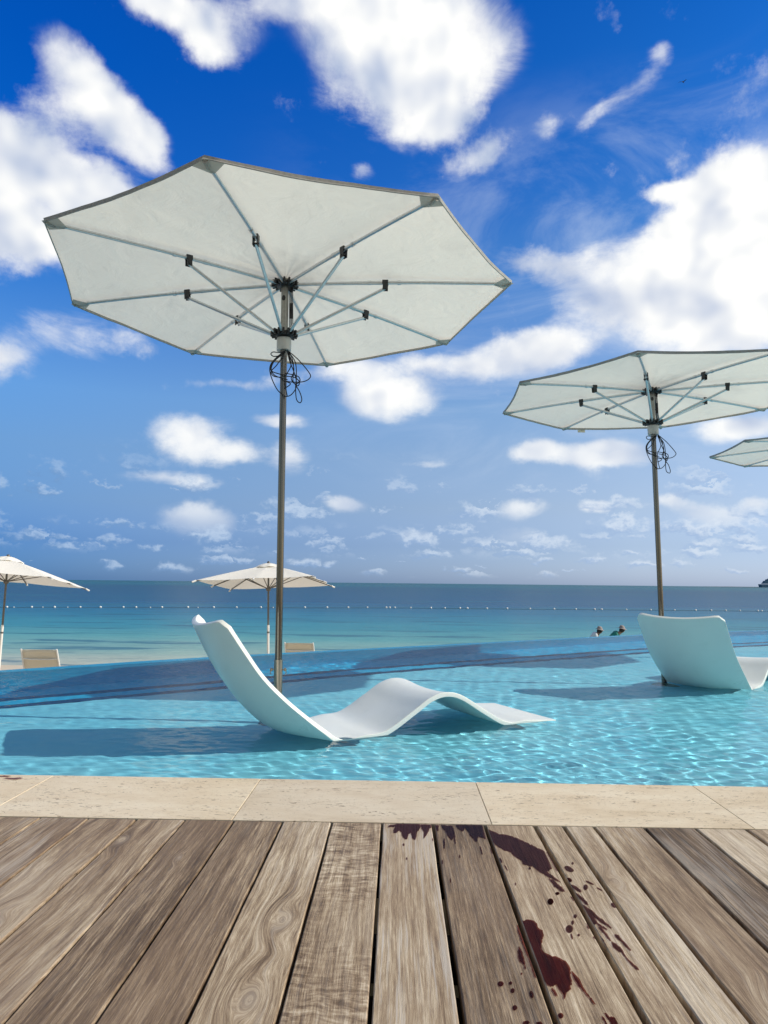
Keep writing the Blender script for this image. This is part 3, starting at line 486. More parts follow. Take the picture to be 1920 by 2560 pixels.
# ------------------------------------------------------------------ camera, sun
cam = bpy.data.cameras.new('camera'); co = bpy.data.objects.new('camera', cam); COL.objects.link(co)
cam.sensor_fit = 'HORIZONTAL'; cam.sensor_width = 36; cam.lens = 1785 / 1920 * 36
cam.clip_start = .05; cam.clip_end = 80000
_p, _r = R(5.683), R(0.587)
fwd = Vector((0, math.cos(_p), math.sin(_p))); up0 = Vector((0, -math.sin(_p), math.cos(_p))); r0 = Vector((1, 0, 0))
rt = r0 * math.cos(_r) + up0 * math.sin(_r); up = up0 * math.cos(_r) - r0 * math.sin(_r)
mat = Matrix((rt, up, -fwd)).transposed().to_4x4(); mat.translation = (0, 0, .72)
co.matrix_world = mat; SC.camera = co
sun = bpy.data.lights.new('sun', 'SUN'); so = bpy.data.objects.new('sun', sun); COL.objects.link(so)
sun.energy = 4.0; sun.angle = R(.53); sun.color = (1, .93, .82)
e, a = R(SUN_EL), R(SUN_AZ)
sd = Vector((math.sin(a) * math.cos(e), math.cos(a) * math.cos(e), math.sin(e)))
so.rotation_euler = sd.to_track_quat('Z', 'Y').to_euler(); so.location = (8, 0, 10)

# ------------------------------------------------------------------ deck
DR = R(-1.15)
deck_o = Vector((0, 2.239, 0))
def deck_frame(o): o.location = deck_o; o.rotation_euler = (0, 0, DR)
random.seed(4)
bounds = [-2.665, -2.515, -2.37, -2.22, -2.07, -1.925, -1.775, -1.63, -1.48, -1.332, -1.183, -1.034, -.887, -.74, -.592, -.444, -.296, -.148, .003, .157, .312, .462, .549, .638, .788, .94, 1.09, 1.24, 1.39, 1.54, 1.69, 1.84, 1.99, 2.14, 2.29, 2.44, 2.59]
def build_deck():
    mb = MB(); pk = []; pt = []
    for i in range(len(bounds) - 1):
        g = .0035 if bounds[i] < .0 else .005
        if .1 < bounds[i] < .5: g = .006
        x0, x1 = bounds[i] + g * random.uniform(.7, 1.1), bounds[i + 1] - g * random.uniform(.7, 1.1)
        c = .0022; T = -.03; y0, y1 = -4.5, -.004 - random.uniform(0, .003)
        wob = [random.uniform(-.0008, .0008) for _ in range(40)]
        ys = [y0 + (y1 - c - y0) * k / 39 for k in range(40)] + [y1]
        ring = []
        v = []
        for j, yy in enumerate(ys):
            zt = 0.0 if j < 40 else -c
            w_ = wob[min(j, 39)]
            a_, b_ = x0 + w_, x1 + w_ * .6
            v += [(a_, yy, T), (a_, yy, zt - c), (a_ + c, yy, zt), (b_ - c, yy, zt), (b_, yy, zt - c), (b_, yy, T)]
        f = []
        for j in range(len(ys) - 1):
            for k in range(5):
                f.append((j * 6 + k, j * 6 + k + 1, j * 6 + k + 7, j * 6 + k + 6))
        n = (len(ys) - 1) * 6
        f.append(tuple(n + k for k in range(6))); f.append((5, 4, 3, 2, 1, 0))
        nb = len(mb.v)
        mb.add(v, [q[::-1] for q in f], False)
        xm = (x0 + x1) / 2
        rnd = random.random(); curl = 0.0; white = random.uniform(.05, .35); tone = random.uniform(.48, .72); knot = random.choice([.06, .12, .3])
        if -.3 < xm < -.148: knot = .55; tone = .64; white = .25          # swirling knots
        if -.148 < xm < .003: curl = 1.0; tone = .60; knot = .25; white = .1   # curly figure
        if .003 < xm < .157: white = .95; tone = .72; knot = .12           # silvery plank
        if .157 < xm < .312: tone = .40; knot = .05; white = .12
        if .312 < xm < .462: tone = .66; knot = .25; white = .05
        if .462 < xm < .638: tone = .68; knot = .3; white = .3
        if .788 < xm < .94: tone = .34; knot = .1
        if -.6 < xm < -.3: tone = .44; knot = .10; white = .08
        if -.9 < xm < -.6: tone = .58; knot = .8; white = .2
        if -1.1 < xm < -.9: tone = .5; knot = .3; white = .6
        for _ in range(len(mb.v) - nb): pk.append((rnd, curl, white, 1)); pt.append((tone, knot, 0, 1))
    o = mb.build('deck', M['wood']); deck_frame(o)
    for nm, dat in (('pk', pk), ('pt', pt)):
        at = o.data.color_attributes.new(nm, 'FLOAT_COLOR', 'POINT')
        at.data.foreach_set('color', np.array(dat, dtype=np.float32).ravel())
    tag(o, kind='structure')
    s = MB()
    for k in range(12): s.box((0, -.25 - k * .4, -.066), (6, .06, .07))
    j = s.build('joists', mat_simple('dark_joist', (.02, .015, .012), .9)); deck_frame(j); tag(j, kind='structure')
    g = MB(); g.add([(-60, -30, -.5), (60, -30, -.5), (60, .0, -.5), (-60, .0, -.5)], [(0, 1, 2, 3)], False)
    q = g.build('ground', mat_simple('dark_earth', (.05, .045, .04), .95)); deck_frame(q); tag(q, kind='structure')
build_deck()

def build_coping():
    mb = MB(); pk = []
    js = [-3.5, -2.72, -1.93, -1.22, -.452, .335, 1.12, 1.91, 2.70, 3.5]
    for i in range(len(js) - 1):
        x0, x1 = js[i] + .0011, js[i + 1] - .0011; y0, y1 = .0035, .462; c = .0012; z0 = -.05
        zt = random.uniform(-.0008, .0008)
        v = [(x0, y0, z0), (x1, y0, z0), (x1, y1, z0), (x0, y1, z0), (x0, y0, zt - c), (x1, y0, zt - c), (x1, y1, zt - c), (x0, y1, zt - c),
             (x0 + c, y0 + c, zt), (x1 - c, y0 + c, zt), (x1 - c, y1 - c, zt), (x0 + c, y1 - c, zt)]
        f = [(0, 1, 5, 4), (1, 2, 6, 5), (2, 3, 7, 6), (3, 0, 4, 7), (4, 5, 9, 8), (5, 6, 10, 9), (6, 7, 11, 10), (7, 4, 8, 11), (8, 9, 10, 11)]
        mb.add(v, f, False); r = random.random(); g = .9 if i == 4 else random.uniform(0, .3)
        pk += [(r, g, 0, 1)] * 12
    o = mb.build('coping', M['trav']); deck_frame(o); tag(o, kind='structure')
    at = o.data.color_attributes.new('pk', 'FLOAT_COLOR', 'POINT'); at.data.foreach_set('color', np.array(pk, dtype=np.float32).ravel())
    b = MB(); b.box((0, .2315, -.03), (7.0, .456, .05)); b.box((0, .236, -.28), (30, .448, .44))
    g = b.build('grout', mat_simple('pale_grout', (.50, .43, .33), .9, 0, 60, .15)); deck_frame(g); tag(g, kind='structure')
    t = MB(); x = -3.4
    while x < 3.4:
        L = .345; t.box((x + L / 2, .4695, -.056), (L - .0035, .0125, .098)); x += L
    q = t.build('edge_trim', M['tilebeige']); deck_frame(q); tag(q, kind='structure')
build_coping()

# ------------------------------------------------------------------ pool
Epts = [(-14, -3.6), (-10, .15), (-7.5, 2.45), (-5.5, 4.3), (-3.287, 6.245), (-1.782, 7.516), (.02, 8.8), (4.254, 11.68), (7.0, 13.14), (11, 14.9), (16, 16.6), (24, 18.2)]
Spts = [(-14, -5.2), (-10, -1.5), (-7, 1.0), (-4.5, 3.05), (-2.47, 4.72), (-1.165, 5.72), (.018, 6.68), (3.3, 8.85), (5.37, 10.05), (9, 11.7), (14, 13.6), (24, 15.6)]
def crv(P, n=10): return [(p.x, p.y) for p in catmull([(x, y, 0) for x, y in P], n)]
EC, SCV = crv(Epts), crv(Spts)
def fy(C, x): return float(np.interp(x, [p[0] for p in C], [p[1] for p in C]))
def y_near(x): return 2.239 + .477 - math.tan(R(1.15)) * x
def strip(A, B): # quads between two polylines
    n = len(A); return A + B, [(i, i + 1, n + i + 1, n + i) for i in range(n - 1)]
def build_pool():
    xs = [x for x in np.linspace(-12, 24, 145)]
    A = [(x, y_near(x) - .02, FZ) for x in xs if fy(SCV, x) > y_near(x)]; B = [(p[0], fy(SCV, p[0]), FZ) for p in A]
    mb = MB(); mb.add(*strip(A, B), smooth=False)
    o = mb.build('pool_shelf_floor', M['plaster']); tag(o, kind='structure')
    def off(C, d):
        o_ = []
        for i in range(len(C)):
            a_ = Vector(C[max(i - 1, 0)]); b_ = Vector(C[min(i + 1, len(C) - 1)]); t = (b_ - a_).normalized()
            o_.append((C[i][0] - t.y * d, C[i][1] + t.x * d))
        return o_
    # step, second step, trough floor, inner face of the infinity wall
    s0 = SCV; s1 = off(SCV, .42); w0 = off(EC, -.16)
    mb = MB()
    def lift(C, z): return [(x, y, z) for x, y in C]
    mb.add(*strip(lift(s0, FZ - .001), lift(s0, FZ - .12)), smooth=False)
    mb.add(*strip(lift(s0, FZ - .12), lift(s1, FZ - .12)), smooth=False)
    mb.add(*strip(lift(s1, FZ - .12), lift(s1, -1.15)), smooth=False)
    k = off(SCV, 4.2)
    mb.add(*strip(lift(s1, -1.15), lift(k, -1.15)), smooth=False)
    o = mb.build('pool_deep_floor', M['plaster_deep']); tag(o, kind='structure')
    mb = MB()
    mb.add(*strip(lift(w0, -1.2), lift(w0, WZ - .012)), smooth=False)
    mb.add(*strip(lift(w0, WZ - .012), lift(EC, WZ - .014)), smooth=False)
    o = mb.build('infinity_wall', M['plaster_deep']); tag(o, kind='structure')
    mb = MB(); mb.add(*strip(lift(off(EC, .003), WZ - .012), lift(off(EC, .003), -2.2)), smooth=False)
    o = mb.build('outer_wall', M['tilebeige']); tag(o, kind='structure')
    mb = MB()
    mb.add(*strip(lift(off(s0, -.12), FZ + .004), lift(off(s0, .0), FZ + .004)), smooth=False)
    mb.add(*strip(lift(off(s0, .003), FZ + .004), lift(off(s0, .003), FZ - .05)), smooth=False)
    mb.add(*strip(lift(off(s1, -.12), FZ - .116), lift(off(s1, .0), FZ - .116)), smooth=False)
    mb.add(*strip(lift(off(s1, .003), FZ - .116), lift(off(s1, .003), FZ - .17)), smooth=False)
    o = mb.build('step_tiles', M['navy']); tag(o, kind='structure')
    # near wall below the coping
build_pool()

def build_water():
    rng = np.random.RandomState(11)
    NC, NR = 1000, 620
    ks = np.tan(np.linspace(math.atan(-1.9), math.atan(1.9), NC))
    ex = np.array([p[0] for p in EC]); ey = np.array([p[1] for p in EC])
    V = np.zeros((NR, NC, 3)); t = np.linspace(0, 1, NR)
    tn = math.tan(R(1.15))
    for j, k in enumerate(ks):
        y0 = 2.7145 / (1 + tn * k)
        lo, hi = y0, 40.0
        ys = np.linspace(y0, 24, 1500); d = ys - np.interp(k * ys, ex, ey)
        idx = np.argmax(d > 0); y1 = ys[idx] if d.max() > 0 else 24
        if idx > 0:
            a_, b_ = ys[idx - 1], ys[idx]
            for _ in range(30):
                m_ = (a_ + b_) / 2
                if m_ - np.interp(k * m_, ex, ey) > 0: b_ = m_
                else: a_ = m_
            y1 = b_
        yy = y0 * (y1 / y0) ** t
        V[:, j, 0] = k * yy; V[:, j, 1] = yy
    X, Y = V[:, :, 0], V[:, :, 1]
    Z = np.zeros_like(X)
    D = np.hypot(X, Y)
    dx = D * 1.6 * 2 / NC * 1.1
    calm = 1 / (1 + np.exp(-(X + .25 - .06 * Y) * 2.2))       # left side calmer than the right
    near = .34 + .66 * calm
    for i in range(140):
        lam = .038 * (15 ** rng.rand()); th = rng.normal(R(70), R(52)); k_ = 2 * math.pi / lam
        slope = .0190 if lam < .09 else (.0120 if lam < .2 else .0065)
        ph = rng.rand() * 6.28
        cut = np.clip((lam / dx - 2.5) / 3.0, 0, 1)
        env = .55 + .45 * np.sin(X * rng.uniform(.8, 2.6) * math.cos(th + .6) + Y * rng.uniform(.8, 2.6) * math.sin(th + .6) + rng.rand() * 6)
        wv = np.sin(k_ * (X * math.cos(th) + Y * math.sin(th)) + ph + .5 * np.sin(X * 3.1 + i) + .5 * np.sin(Y * 2.7 + 2 * i))
        if lam > .16: slope *= 1.0
        Z += slope / k_ * wv * cut * env * (near if lam < .25 else (.6 + .4 * calm))
    Z *= WAVE * np.clip(1.15 - (D - 3) * .075, .5, 1.15)
    V[:, :, 2] = Z
    V[-1, :, 2] *= .3
    verts = V.reshape(-1, 3).astype(np.float32)
    ii = np.arange(NR - 1)[:, None] * NC + np.arange(NC - 1)[None, :]
    q = np.stack([ii, ii + 1, ii + NC + 1, ii + NC], -1).reshape(-1, 4).astype(np.int32)
    me = bpy.data.meshes.new('pool_water')
    me.vertices.add(len(verts)); me.vertices.foreach_set('co', verts.ravel())
    me.loops.add(q.size); me.loops.foreach_set('vertex_index', q.ravel())
    me.polygons.add(len(q)); me.polygons.foreach_set('loop_start', np.arange(0, q.size, 4, dtype=np.int32))
    me.update(calc_edges=True); me.polygons.foreach_set('use_smooth', np.ones(len(q), dtype=bool))
    me.materials.append(M['water'])
    o = bpy.data.objects.new('pool_water', me); COL.objects.link(o); o.location.z = WZ
    tag(o, kind='structure'); return o
WAVE = 1.15
water = build_water()

def build_beach_sea():
    n = 60; mb = MB()
    xs = [-80 + 160 * i / n for i in range(n + 1)]
    rows = []
    for k, (dy, z) in enumerate([(-30, -1.35), (0, -1.35), (9, -1.5), (14, -1.72), (20, -2.05), (60, -3.5), (400, -6)]):
        rows.append([(x, dy + (4.0 if dy > 0 else 0), z) for x in xs])
    for a_, b_ in zip(rows[:-1], rows[1:]): mb.add(*strip(a_, b_), smooth=True)
    o = mb.build('beach', M['sand']); tag(o, kind='structure')
    mb = MB(); L = 60000
    mb.add([(-L, 21.5, -2.0), (L, 21.5, -2.0), (L, L, -2.0), (-L, L, -2.0)], [(0, 1, 2, 3)], False)
    s = mb.build('sea', M['sea']); tag(s, kind='structure')
    mb = MB()
    for (x0, x1, y, h) in ((1700, 2190, 3700, 3.2), (2050, 4200, 3600, 5.5)):
        P = [Vector((x0 + (x1 - x0) * t / 16, y, -2)) for t in range(17)]
        hs = [h * math.sin(math.pi * t / 16) ** .35 * (.7 + .3 * random.random()) + .3 for t in range(17)]
        A = [(p.x, p.y, -2.5) for p in P]; B = [(p.x, p.y + 60, -2 + hh) for p, hh in zip(P, hs)]; Cc = [(p.x, p.y + 300, -2.5) for p in P]
        mb.add(*strip(A, B), smooth=False); mb.add(*strip(B, Cc), smooth=False)
    o = mb.build('far_land', M['islet']); tag(o, kind='structure')
build_beach_sea()

# ------------------------------------------------------------------ wet marks on the deck
def clip(poly, a, xv, keep_greater):
    out_ = []
    for i in range(len(poly)):
        p, q = poly[i], poly[(i + 1) % len(poly)]
        ip = (p[0] > xv) == keep_greater; iq = (q[0] > xv) == keep_greater
        if ip: out_.append(p)
        if ip != iq:
            t = (xv - p[0]) / (q[0] - p[0]); out_.append((xv, p[1] + (q[1] - p[1]) * t))
    return out_
def to_local(p):
    d = Vector((p[0], p[1], 0)) - deck_o; c, s = math.cos(-DR), math.sin(-DR)
    return (d.x * c - d.y * s, d.x * s + d.y * c)
def wet(name, polys, m, label, cat, z):
    random.seed(9); mb = MB(); from mathutils.geometry import tessellate_polygon
    for poly in polys:
        P = [to_local(p) for p in poly]
        # ragged outline along the grain
        Q = []
        for i in range(len(P)):
            p, q = Vector((*P[i], 0)), Vector((*P[(i + 1) % len(P)], 0)); L = (q - p).length; n = max(1, int(L / .005))
            for k in range(n):
                w = p.lerp(q, k / n)
                if n > 1: w += Vector((random.uniform(-.0007, .0007), random.gauss(0, .0024), 0))
                Q.append((w.x, w.y))
        for i in range(len(bounds) - 1):
            x0, x1 = bounds[i] + .0062, bounds[i + 1] - .0062
            c = clip(clip(Q, 0, x0, True), 0, x1, False)
            c = [(x, min(y, -.010)) for x, y in c]
            if len(c) < 3: continue
            v = [Vector((x, y, 0)) for x, y in c]
            tr = tessellate_polygon([v]); fs = []
            for t in tr:
                a_, b_, d_ = (c[k] for k in t)
                cr = (b_[0] - a_[0]) * (d_[1] - a_[1]) - (b_[1] - a_[1]) * (d_[0] - a_[0])
                fs.append(tuple(t) if cr > 0 else tuple(t)[::-1])
            mb.add([(x, y, z) for x, y in c], fs, False)
    o = mb.build(name, m); deck_frame(o); tag(o, label, cat); return o
wet('wet_patch', SPLASH[:5], M['film_dark'], 'row of dark wet drips along the stone edge at the top of two planks', 'wet patch', .0012)
wet('splash_drops', SPLASH[8:26] + SPLASH[34:], M['film_dark'], 'sprinkled small dark drops beside the long wet splash on the planks', 'wet drops', .0009)['kind'] = 'stuff'
wet('splash_streaks', SPLASH[26:34], M['film_dark'], 'thin forked dark wet streaks trailing from the splash towards the footprint', 'wet streaks', .0011)['kind'] = 'stuff'
wet('water_splash', SPLASH[5:8], M['film_dark'], 'long dark wet splash running diagonally from the stone edge across the planks', 'wet splash', .0012)
wet('wet_footprint', FOOT, M['film_red'], 'dark red brown wet footprint with toe drips on the deck plank', 'footprint', .0015)
wet('water_drops', DROPS, M['film_red'], 'scattered small dark drops around the wet footprint near the picture bottom', 'wet drops', .0010)['kind'] = 'stuff'

def stone_marks():
    rn = random.Random(5); mb = MB()
    for cx, cy, a_, b_ in ((-1.392, 2.700, .032, .007), (-1.330, 2.672, .034, .008), (-1.318, 2.688, .012, .003)):
        n = 22; v = []
        for k in range(n):
            t = 2 * math.pi * k / n; r_ = 1 + rn.uniform(-.35, .35)
            v.append((cx + a_ * r_ * math.cos(t), cy + b_ * r_ * math.sin(t), .0024))
        mb.add(v, [tuple(range(n))], False)
    o = mb.build('stone_marks', M['film_dark']); tag(o, 'few small dark marks on the corner of the leftmost stone slab', 'stain'); o['kind'] = 'stuff'
stone_marks()

# ------------------------------------------------------------------ pool umbrellas
def umbrella(base, hub, Rr, drop, az, tilt, zrun, label, sleeve=None, seed=1, tagflag=False, cordseed=3):
    rnd = random.Random(seed)
    root = empty('pool_umbrella', (base[0], base[1], FZ))
    tag(root, label, 'umbrella', 'white octagonal umbrellas standing in the pool')
    B = Vector((base[0], base[1], FZ)); H = Vector(hub) - B
    up_ = H.normalized()
    fr = Matrix.Rotation(0, 4, 'Z')
    qd = Vector((0, 0, 1)).rotation_difference(up_)
    def onp(z): # point on mast axis at local height z
        return up_ * (z / up_.z)
    tb = MB()
    ztop = zrun - FZ
    tb.tube([onp(.0), onp(ztop - .12)], .0212, 24); pole = tb.build('pole', M['steel'], root)
    tb = MB(); v0 = onp(ztop - .14); v1 = H + Vector((0, 0, .02))
    seg = 32; vv = []
    for P_ in (v0, v1):
        for k in range(seg):
            t = 2 * math.pi * k / seg; r_ = .0225 if k % 4 else .0195
            vv.append(P_ + qd @ Vector((r_ * math.cos(t), r_ * math.sin(t), 0)))
    tb.add(vv, [(k, (k + 1) % seg, seg + (k + 1) % seg, seg + k) for k in range(seg)], False)
    mast = tb.build('mast', M['mast'], root)
    # dark round sticker on the mast facing the deck
    sb = MB(); c_ = onp((ztop + H.z) / 2 + .05); vs = []
    for k in range(14):
        t = 2 * math.pi * k / 14; x_ = -.004 + .012 * math.cos(t); vs.append(c_ + Vector((x_, -math.sqrt(max(.0240 ** 2 - x_ * x_, 0)), .017 * math.sin(t))))
    sb.add(vs, [tuple(range(14))], False); sb.build('sticker', M['black'], mast)
    # hubs: black crown with cells for the ribs
    def crown(cz, r_, name):
        q = MB(); P = [(.024, -.016), (r_ * .55, -.020), (r_ * .78, -.010), (r_ * .80, .006), (r_ * .6, .012), (.024, .012)]
        q.lathe(P, 48, (0, 0, 0))
        for i in range(16):
            t = az + 2 * math.pi * (i + .5) / 16
            q.box((r_ * .82 * math.cos(t), r_ * .82 * math.sin(t), 0.0), (r_ * .36, .007, .034), Matrix.Rotation(t, 3, 'Z'))
            q.tube([(r_ * 1.0 * math.cos(t), r_ * 1.0 * math.sin(t), -.017), (r_ * 1.0 * math.cos(t), r_ * 1.0 * math.sin(t), .017)], .0065, 8)
        q.v = [tuple((qd @ Vector(p)) + cz) for p in q.v]
        return q.build(name, M['black'], root)
    rh = .078
    crown(H - up_ * .03, rh, 'top_hub'); Rn = onp(ztop)
    run = crown(Rn, rh, 'runner')
    q = MB(); q.lathe([(.023, -.028), (.0435, -.028), (.0450, -.034), (.0450, -.100), (.0435, -.1065), (.023, -.1065)], 36, (0, 0, 0))
    q.v = [tuple((qd @ Vector(p)) + Rn) for p in q.v]; q.build('collar', M['collar'], run, 40)
    # ribs
    tips = []
    for i in range(8):
        t = az + i * math.pi / 4
        L = Vector((Rr * math.cos(t), Rr * math.sin(t), -drop)); L.z += L.x * tilt[0] + L.y * tilt[1]
        tips.append(H + L)
    for i, T in enumerate(tips):
        d = (T - H); ln = d.length; dn = d.normalized(); s0 = H - up_ * .03 + dn * .062; s0.z -= .0
        t1 = T - dn * .03 - Vector((0, 0, .018))
        q = MB(); nn = 14; pts = [s0.lerp(t1, k / nn) + Vector((0, 0, .010 * math.sin(math.pi * k / nn))) for k in range(nn + 1)]
        rad = [.0105 if k / nn < .33 else .0120 if k / nn < .5 else .0100 for k in range(nn + 1)]
        q.tube(pts, rad, 10); rib = q.build('rib', M['alu'], root)
        for fr_ in (.36, .50):
            q = MB(); c = s0.lerp(t1, fr_) + Vector((0, 0, .0095)); q.tube([c - dn * .010, c + dn * .010], .0138, 10)
            q.build('rib_joint', M['alu'], rib)
        # bracket
        fb = .435; c = s0.lerp(t1, fb) + Vector((0, 0, .009))
        sidev = dn.cross(Vector((0, 0, 1))).normalized(); m3 = Matrix((dn, sidev, dn.cross(sidev))).transposed()
        q = MB(); q.box(c + Vector((0, 0, .002)), (.036, .031, .024), m3)
        for sg in (-1, 1): q.box(c + sidev * sg * .0125 - Vector((0, 0, .026)), (.030, .005, .042), m3)
        q.tube([c - sidev * .019 - Vector((0, 0, .034)), c + sidev * .019 - Vector((0, 0, .034))], .005, 8)
        q.build('bracket', M['black'], rib)
        st0 = Rn + Vector((dn.x, dn.y, 0)).normalized() * .070 + up_ * .003; st1 = c - Vector((0, 0, .034))
        q = MB(); q.tube([st0.lerp(st1, k / 6) for k in range(7)], .0098, 10); q.build('strut', M['alu'], root)
    # canopy
    nr, nsu = 26, 16; cv = []; cf = []
    apex = H + Vector((0, 0, .004))
    for i in range(8):
        A, Bp = tips[i], tips[(i + 1) % 8]
        for r_ in range(nr + 1):
            fr_ = r_ / nr
            for s_ in range(nsu):
                u = s_ / nsu
                e = A.lerp(Bp, u); e = e + (H - e) * (.012 * math.sin(math.pi * u))   # slightly hollow edge
                p = apex.lerp(e, fr_)
                belly = math.sin(math.pi * u) ** .8 * fr_ * (1 - .25 * fr_)
                p.z += .020 * math.sin(math.pi * fr_) * 1.0 - .030 * belly * (1 - fr_ * .5)
                nz = mnoise.noise(Vector((p.x * 3.1 + seed, p.y * 3.1, seed * 1.7)))
                nz2 = mnoise.noise(Vector((u * 22 + seed, fr_ * 2.2, i * 3.3)))
                p.z += .005 * nz * fr_ + .0045 * nz2 * (1 - fr_ * .6) * math.sin(math.pi * u)
                cv.append(p)
    def ix(i, r_, s_):
        if s_ == nsu: i = (i + 1) % 8; s_ = 0
        return (i * (nr + 1) + r_) * nsu + s_
    for i in range(8):
        for r_ in range(nr):
            for s_ in range(nsu):
                cf.append((ix(i, r_, s_), ix(i, r_ + 1, s_), ix(i, r_ + 1, s_ + 1), ix(i, r_, s_ + 1)))
    q = MB(); off_ = Vector((H.x, H.y, H.z)); q.add([p - off_ for p in cv], cf)
    can = q.build('canopy', M['canopy'], root); can.location = off_
    # hem cord along the rim, and a short turned-down edge
    rim = []
    for i in range(8):
        for s_ in range(nsu): rim.append(cv[ix(i, nr, s_)])
    q = MB()
    low = [p + Vector((0, 0, -.016 - .004 * mnoise.noise(p * 4))) + (H - p).normalized() * .004 for p in rim]; n = len(rim)
    q.add([p - off_ for p in rim + low], [(k, (k + 1) % n, n + (k + 1) % n, n + k) for k in range(n)], True)
    q.tube([p - off_ for p in low], .0035, 6, closed=True)
    q.build('hem', M['hem'], can)
    for i, T in enumerate(tips):   # corner pockets under each rib tip
        a_ = cv[ix(i, nr, 2)]; b_ = cv[ix((i - 1) % 8, nr, nsu - 2)]; dn = (T - H).normalized()
        q = MB(); c0 = T - dn * .12 - Vector((0, 0, .024)); c1 = T + dn * .008 - Vector((0, 0, .016))
        a2 = T.lerp(a_, .62) - dn * .012 - Vector((0, 0, .012)); b2 = T.lerp(b_, .62) - dn * .012 - Vector((0, 0, .012))
        md = T - dn * .055 - Vector((0, 0, .034))
        q.add([p - off_ for p in (c0, a2, c1, b2, md)], [(0, 1, 4), (1, 2, 4), (2, 3, 4), (3, 0, 4)])
        q.tube([t_ - off_ for t_ in (T - dn * .06 - Vector((0, 0, .022)), T - dn * .012 - Vector((0, 0, .018)))], .0145, 8)
        q.build('corner_pocket', M['pocket'], can)
    if tagflag:
        m_ = cv[ix(2, nr, 13)]; q = MB(); q.box(m_ - off_ + Vector((0, 0, -.030)), (.075, .003, .032)); q.build('fabric_tag', M['sling'], can)
    # pulley cords beside the mast
    q = MB()
    for k in range(4):
        x_ = .032 + .007 * k; q.tube([Rn + Vector((x_, .006 * (k % 2), .01)), H + Vector((x_ * .9, .004, -.03))], .0026, 6)
    for zz in (.45, .58, .93): 
        c = Rn.lerp(H, zz) + Vector((.042, 0, -.03)); q.box(c, (.016, .012, .05))
    q.build('halyard', M['cord'], mast)
    # coiled pull cord hanging under the collar
    q = MB(); cr = random.Random(cordseed); c0 = Rn + Vector((.016, -.026, -.115))
    S_ = .00178
    for lp in CORD:
        pts = catmull([c0 + Vector((x * S_, -.004 - .014 * cr.random(), -y * S_)) for x, y in lp], 6)
        q.tube(pts, .0032, 7)
    q.build('pull_cord', M['cord'], root)
    if sleeve:
        q = MB(); zt = sleeve - FZ
        q.tube([onp(.0), onp(zt)], .0255, 28); q.tube([onp(zt - .004), onp(zt + .006)], .0265, 28)
        sl = q.build('base_sleeve', M['brushed'], root)
        for sg in (-1, 1):
            q = MB(); z_ = onp(zt - .052)
            q.tube([z_ + Vector((sg * .024, 0, 0)), z_ + Vector((sg * .050, 0, 0))], .0045, 8)
            q.tube([z_ + Vector((sg * .040, 0, .010)), z_ + Vector((sg * .040, 0, -.010))], .006, 8)
            q.tube([z_ + Vector((sg * .046, 0, 0)), z_ + Vector((sg * .047, 0, -.018)), z_ + Vector((sg * .041, 0, -.030))], .0025, 6)
            q.build('wing_bolt', M['brushed'], sl)
        q = MB(); q.tube([onp(.135 + .04), onp(.135 + .055)], .0285, 24); q.build('sleeve_ring', M['brushed'], sl)
    q = MB(); q.lathe([(.001, .0), (.11, .0), (.11, .010), (.10, .014), (.03, .016)], 28); q.build('base_plate', M['brushed'], root)
    return root
CORD = [
    [(2, 0), (-20, 8), (-42, 6), (-50, 14), (-40, 22), (-22, 18), (-4, 10)],
    [(0, 2), (-30, 24), (-52, 56), (-46, 96), (-24, 140), (2, 162)],
    [(0, 6), (-34, 34), (-48, 64), (-36, 88), (-8, 100), (10, 104)],
    [(-4, 14), (-28, 52), (-48, 74), (-38, 92), (-10, 96)],
    [(0, 4), (-44, 44), (-48, 72), (-18, 84), (4, 88)],
    [(6, 0), (46, 34), (84, 80), (86, 96), (66, 110), (30, 112), (2, 110), (20, 118), (8, 128), (0, 130)],
    [(6, 0), (24, 30), (30, 74), (22, 100), (36, 118), (52, 108), (46, 92), (20, 84), (0, 82)],
    [(6, 0), (16, 40), (36, 90), (40, 130), (22, 158), (0, 164)],
    [(8, 2), (34, 40), (40, 96), (38, 130), (42, 172), (54, 184), (60, 172), (52, 146), (40, 126)],
    [(5, 4), (20, 50), (2, 92), (4, 130), (10, 160)],
    [(7, 2), (30, 60), (28, 106), (44, 124), (50, 110), (34, 96), (6, 92)],
]
umbrella((-.613, 4.3), (-.633, 4.3, 2.60), 1.40, .078, -.112, (.010, -.020), 2.250,
    'largest white octagonal umbrella, rising behind the nearest white lounger', sleeve=.256, seed=2)
umbrella((2.322, 5.98), (2.285, 5.996, 2.411), 1.303, .068, -.426, (.017, -.008), 2.109,
    'white octagonal umbrella behind the lounger on the right, its small tag hanging from the hem', seed=5, tagflag=True, cordseed=8)
umbrella((5.16, 8.02), (5.14, 8.05, 2.39), 1.30, .068, -.46, (.012, -.006), 2.08,
    'farthest pool umbrella, only its pale canopy corner showing at the right edge', seed=9, cordseed=12)

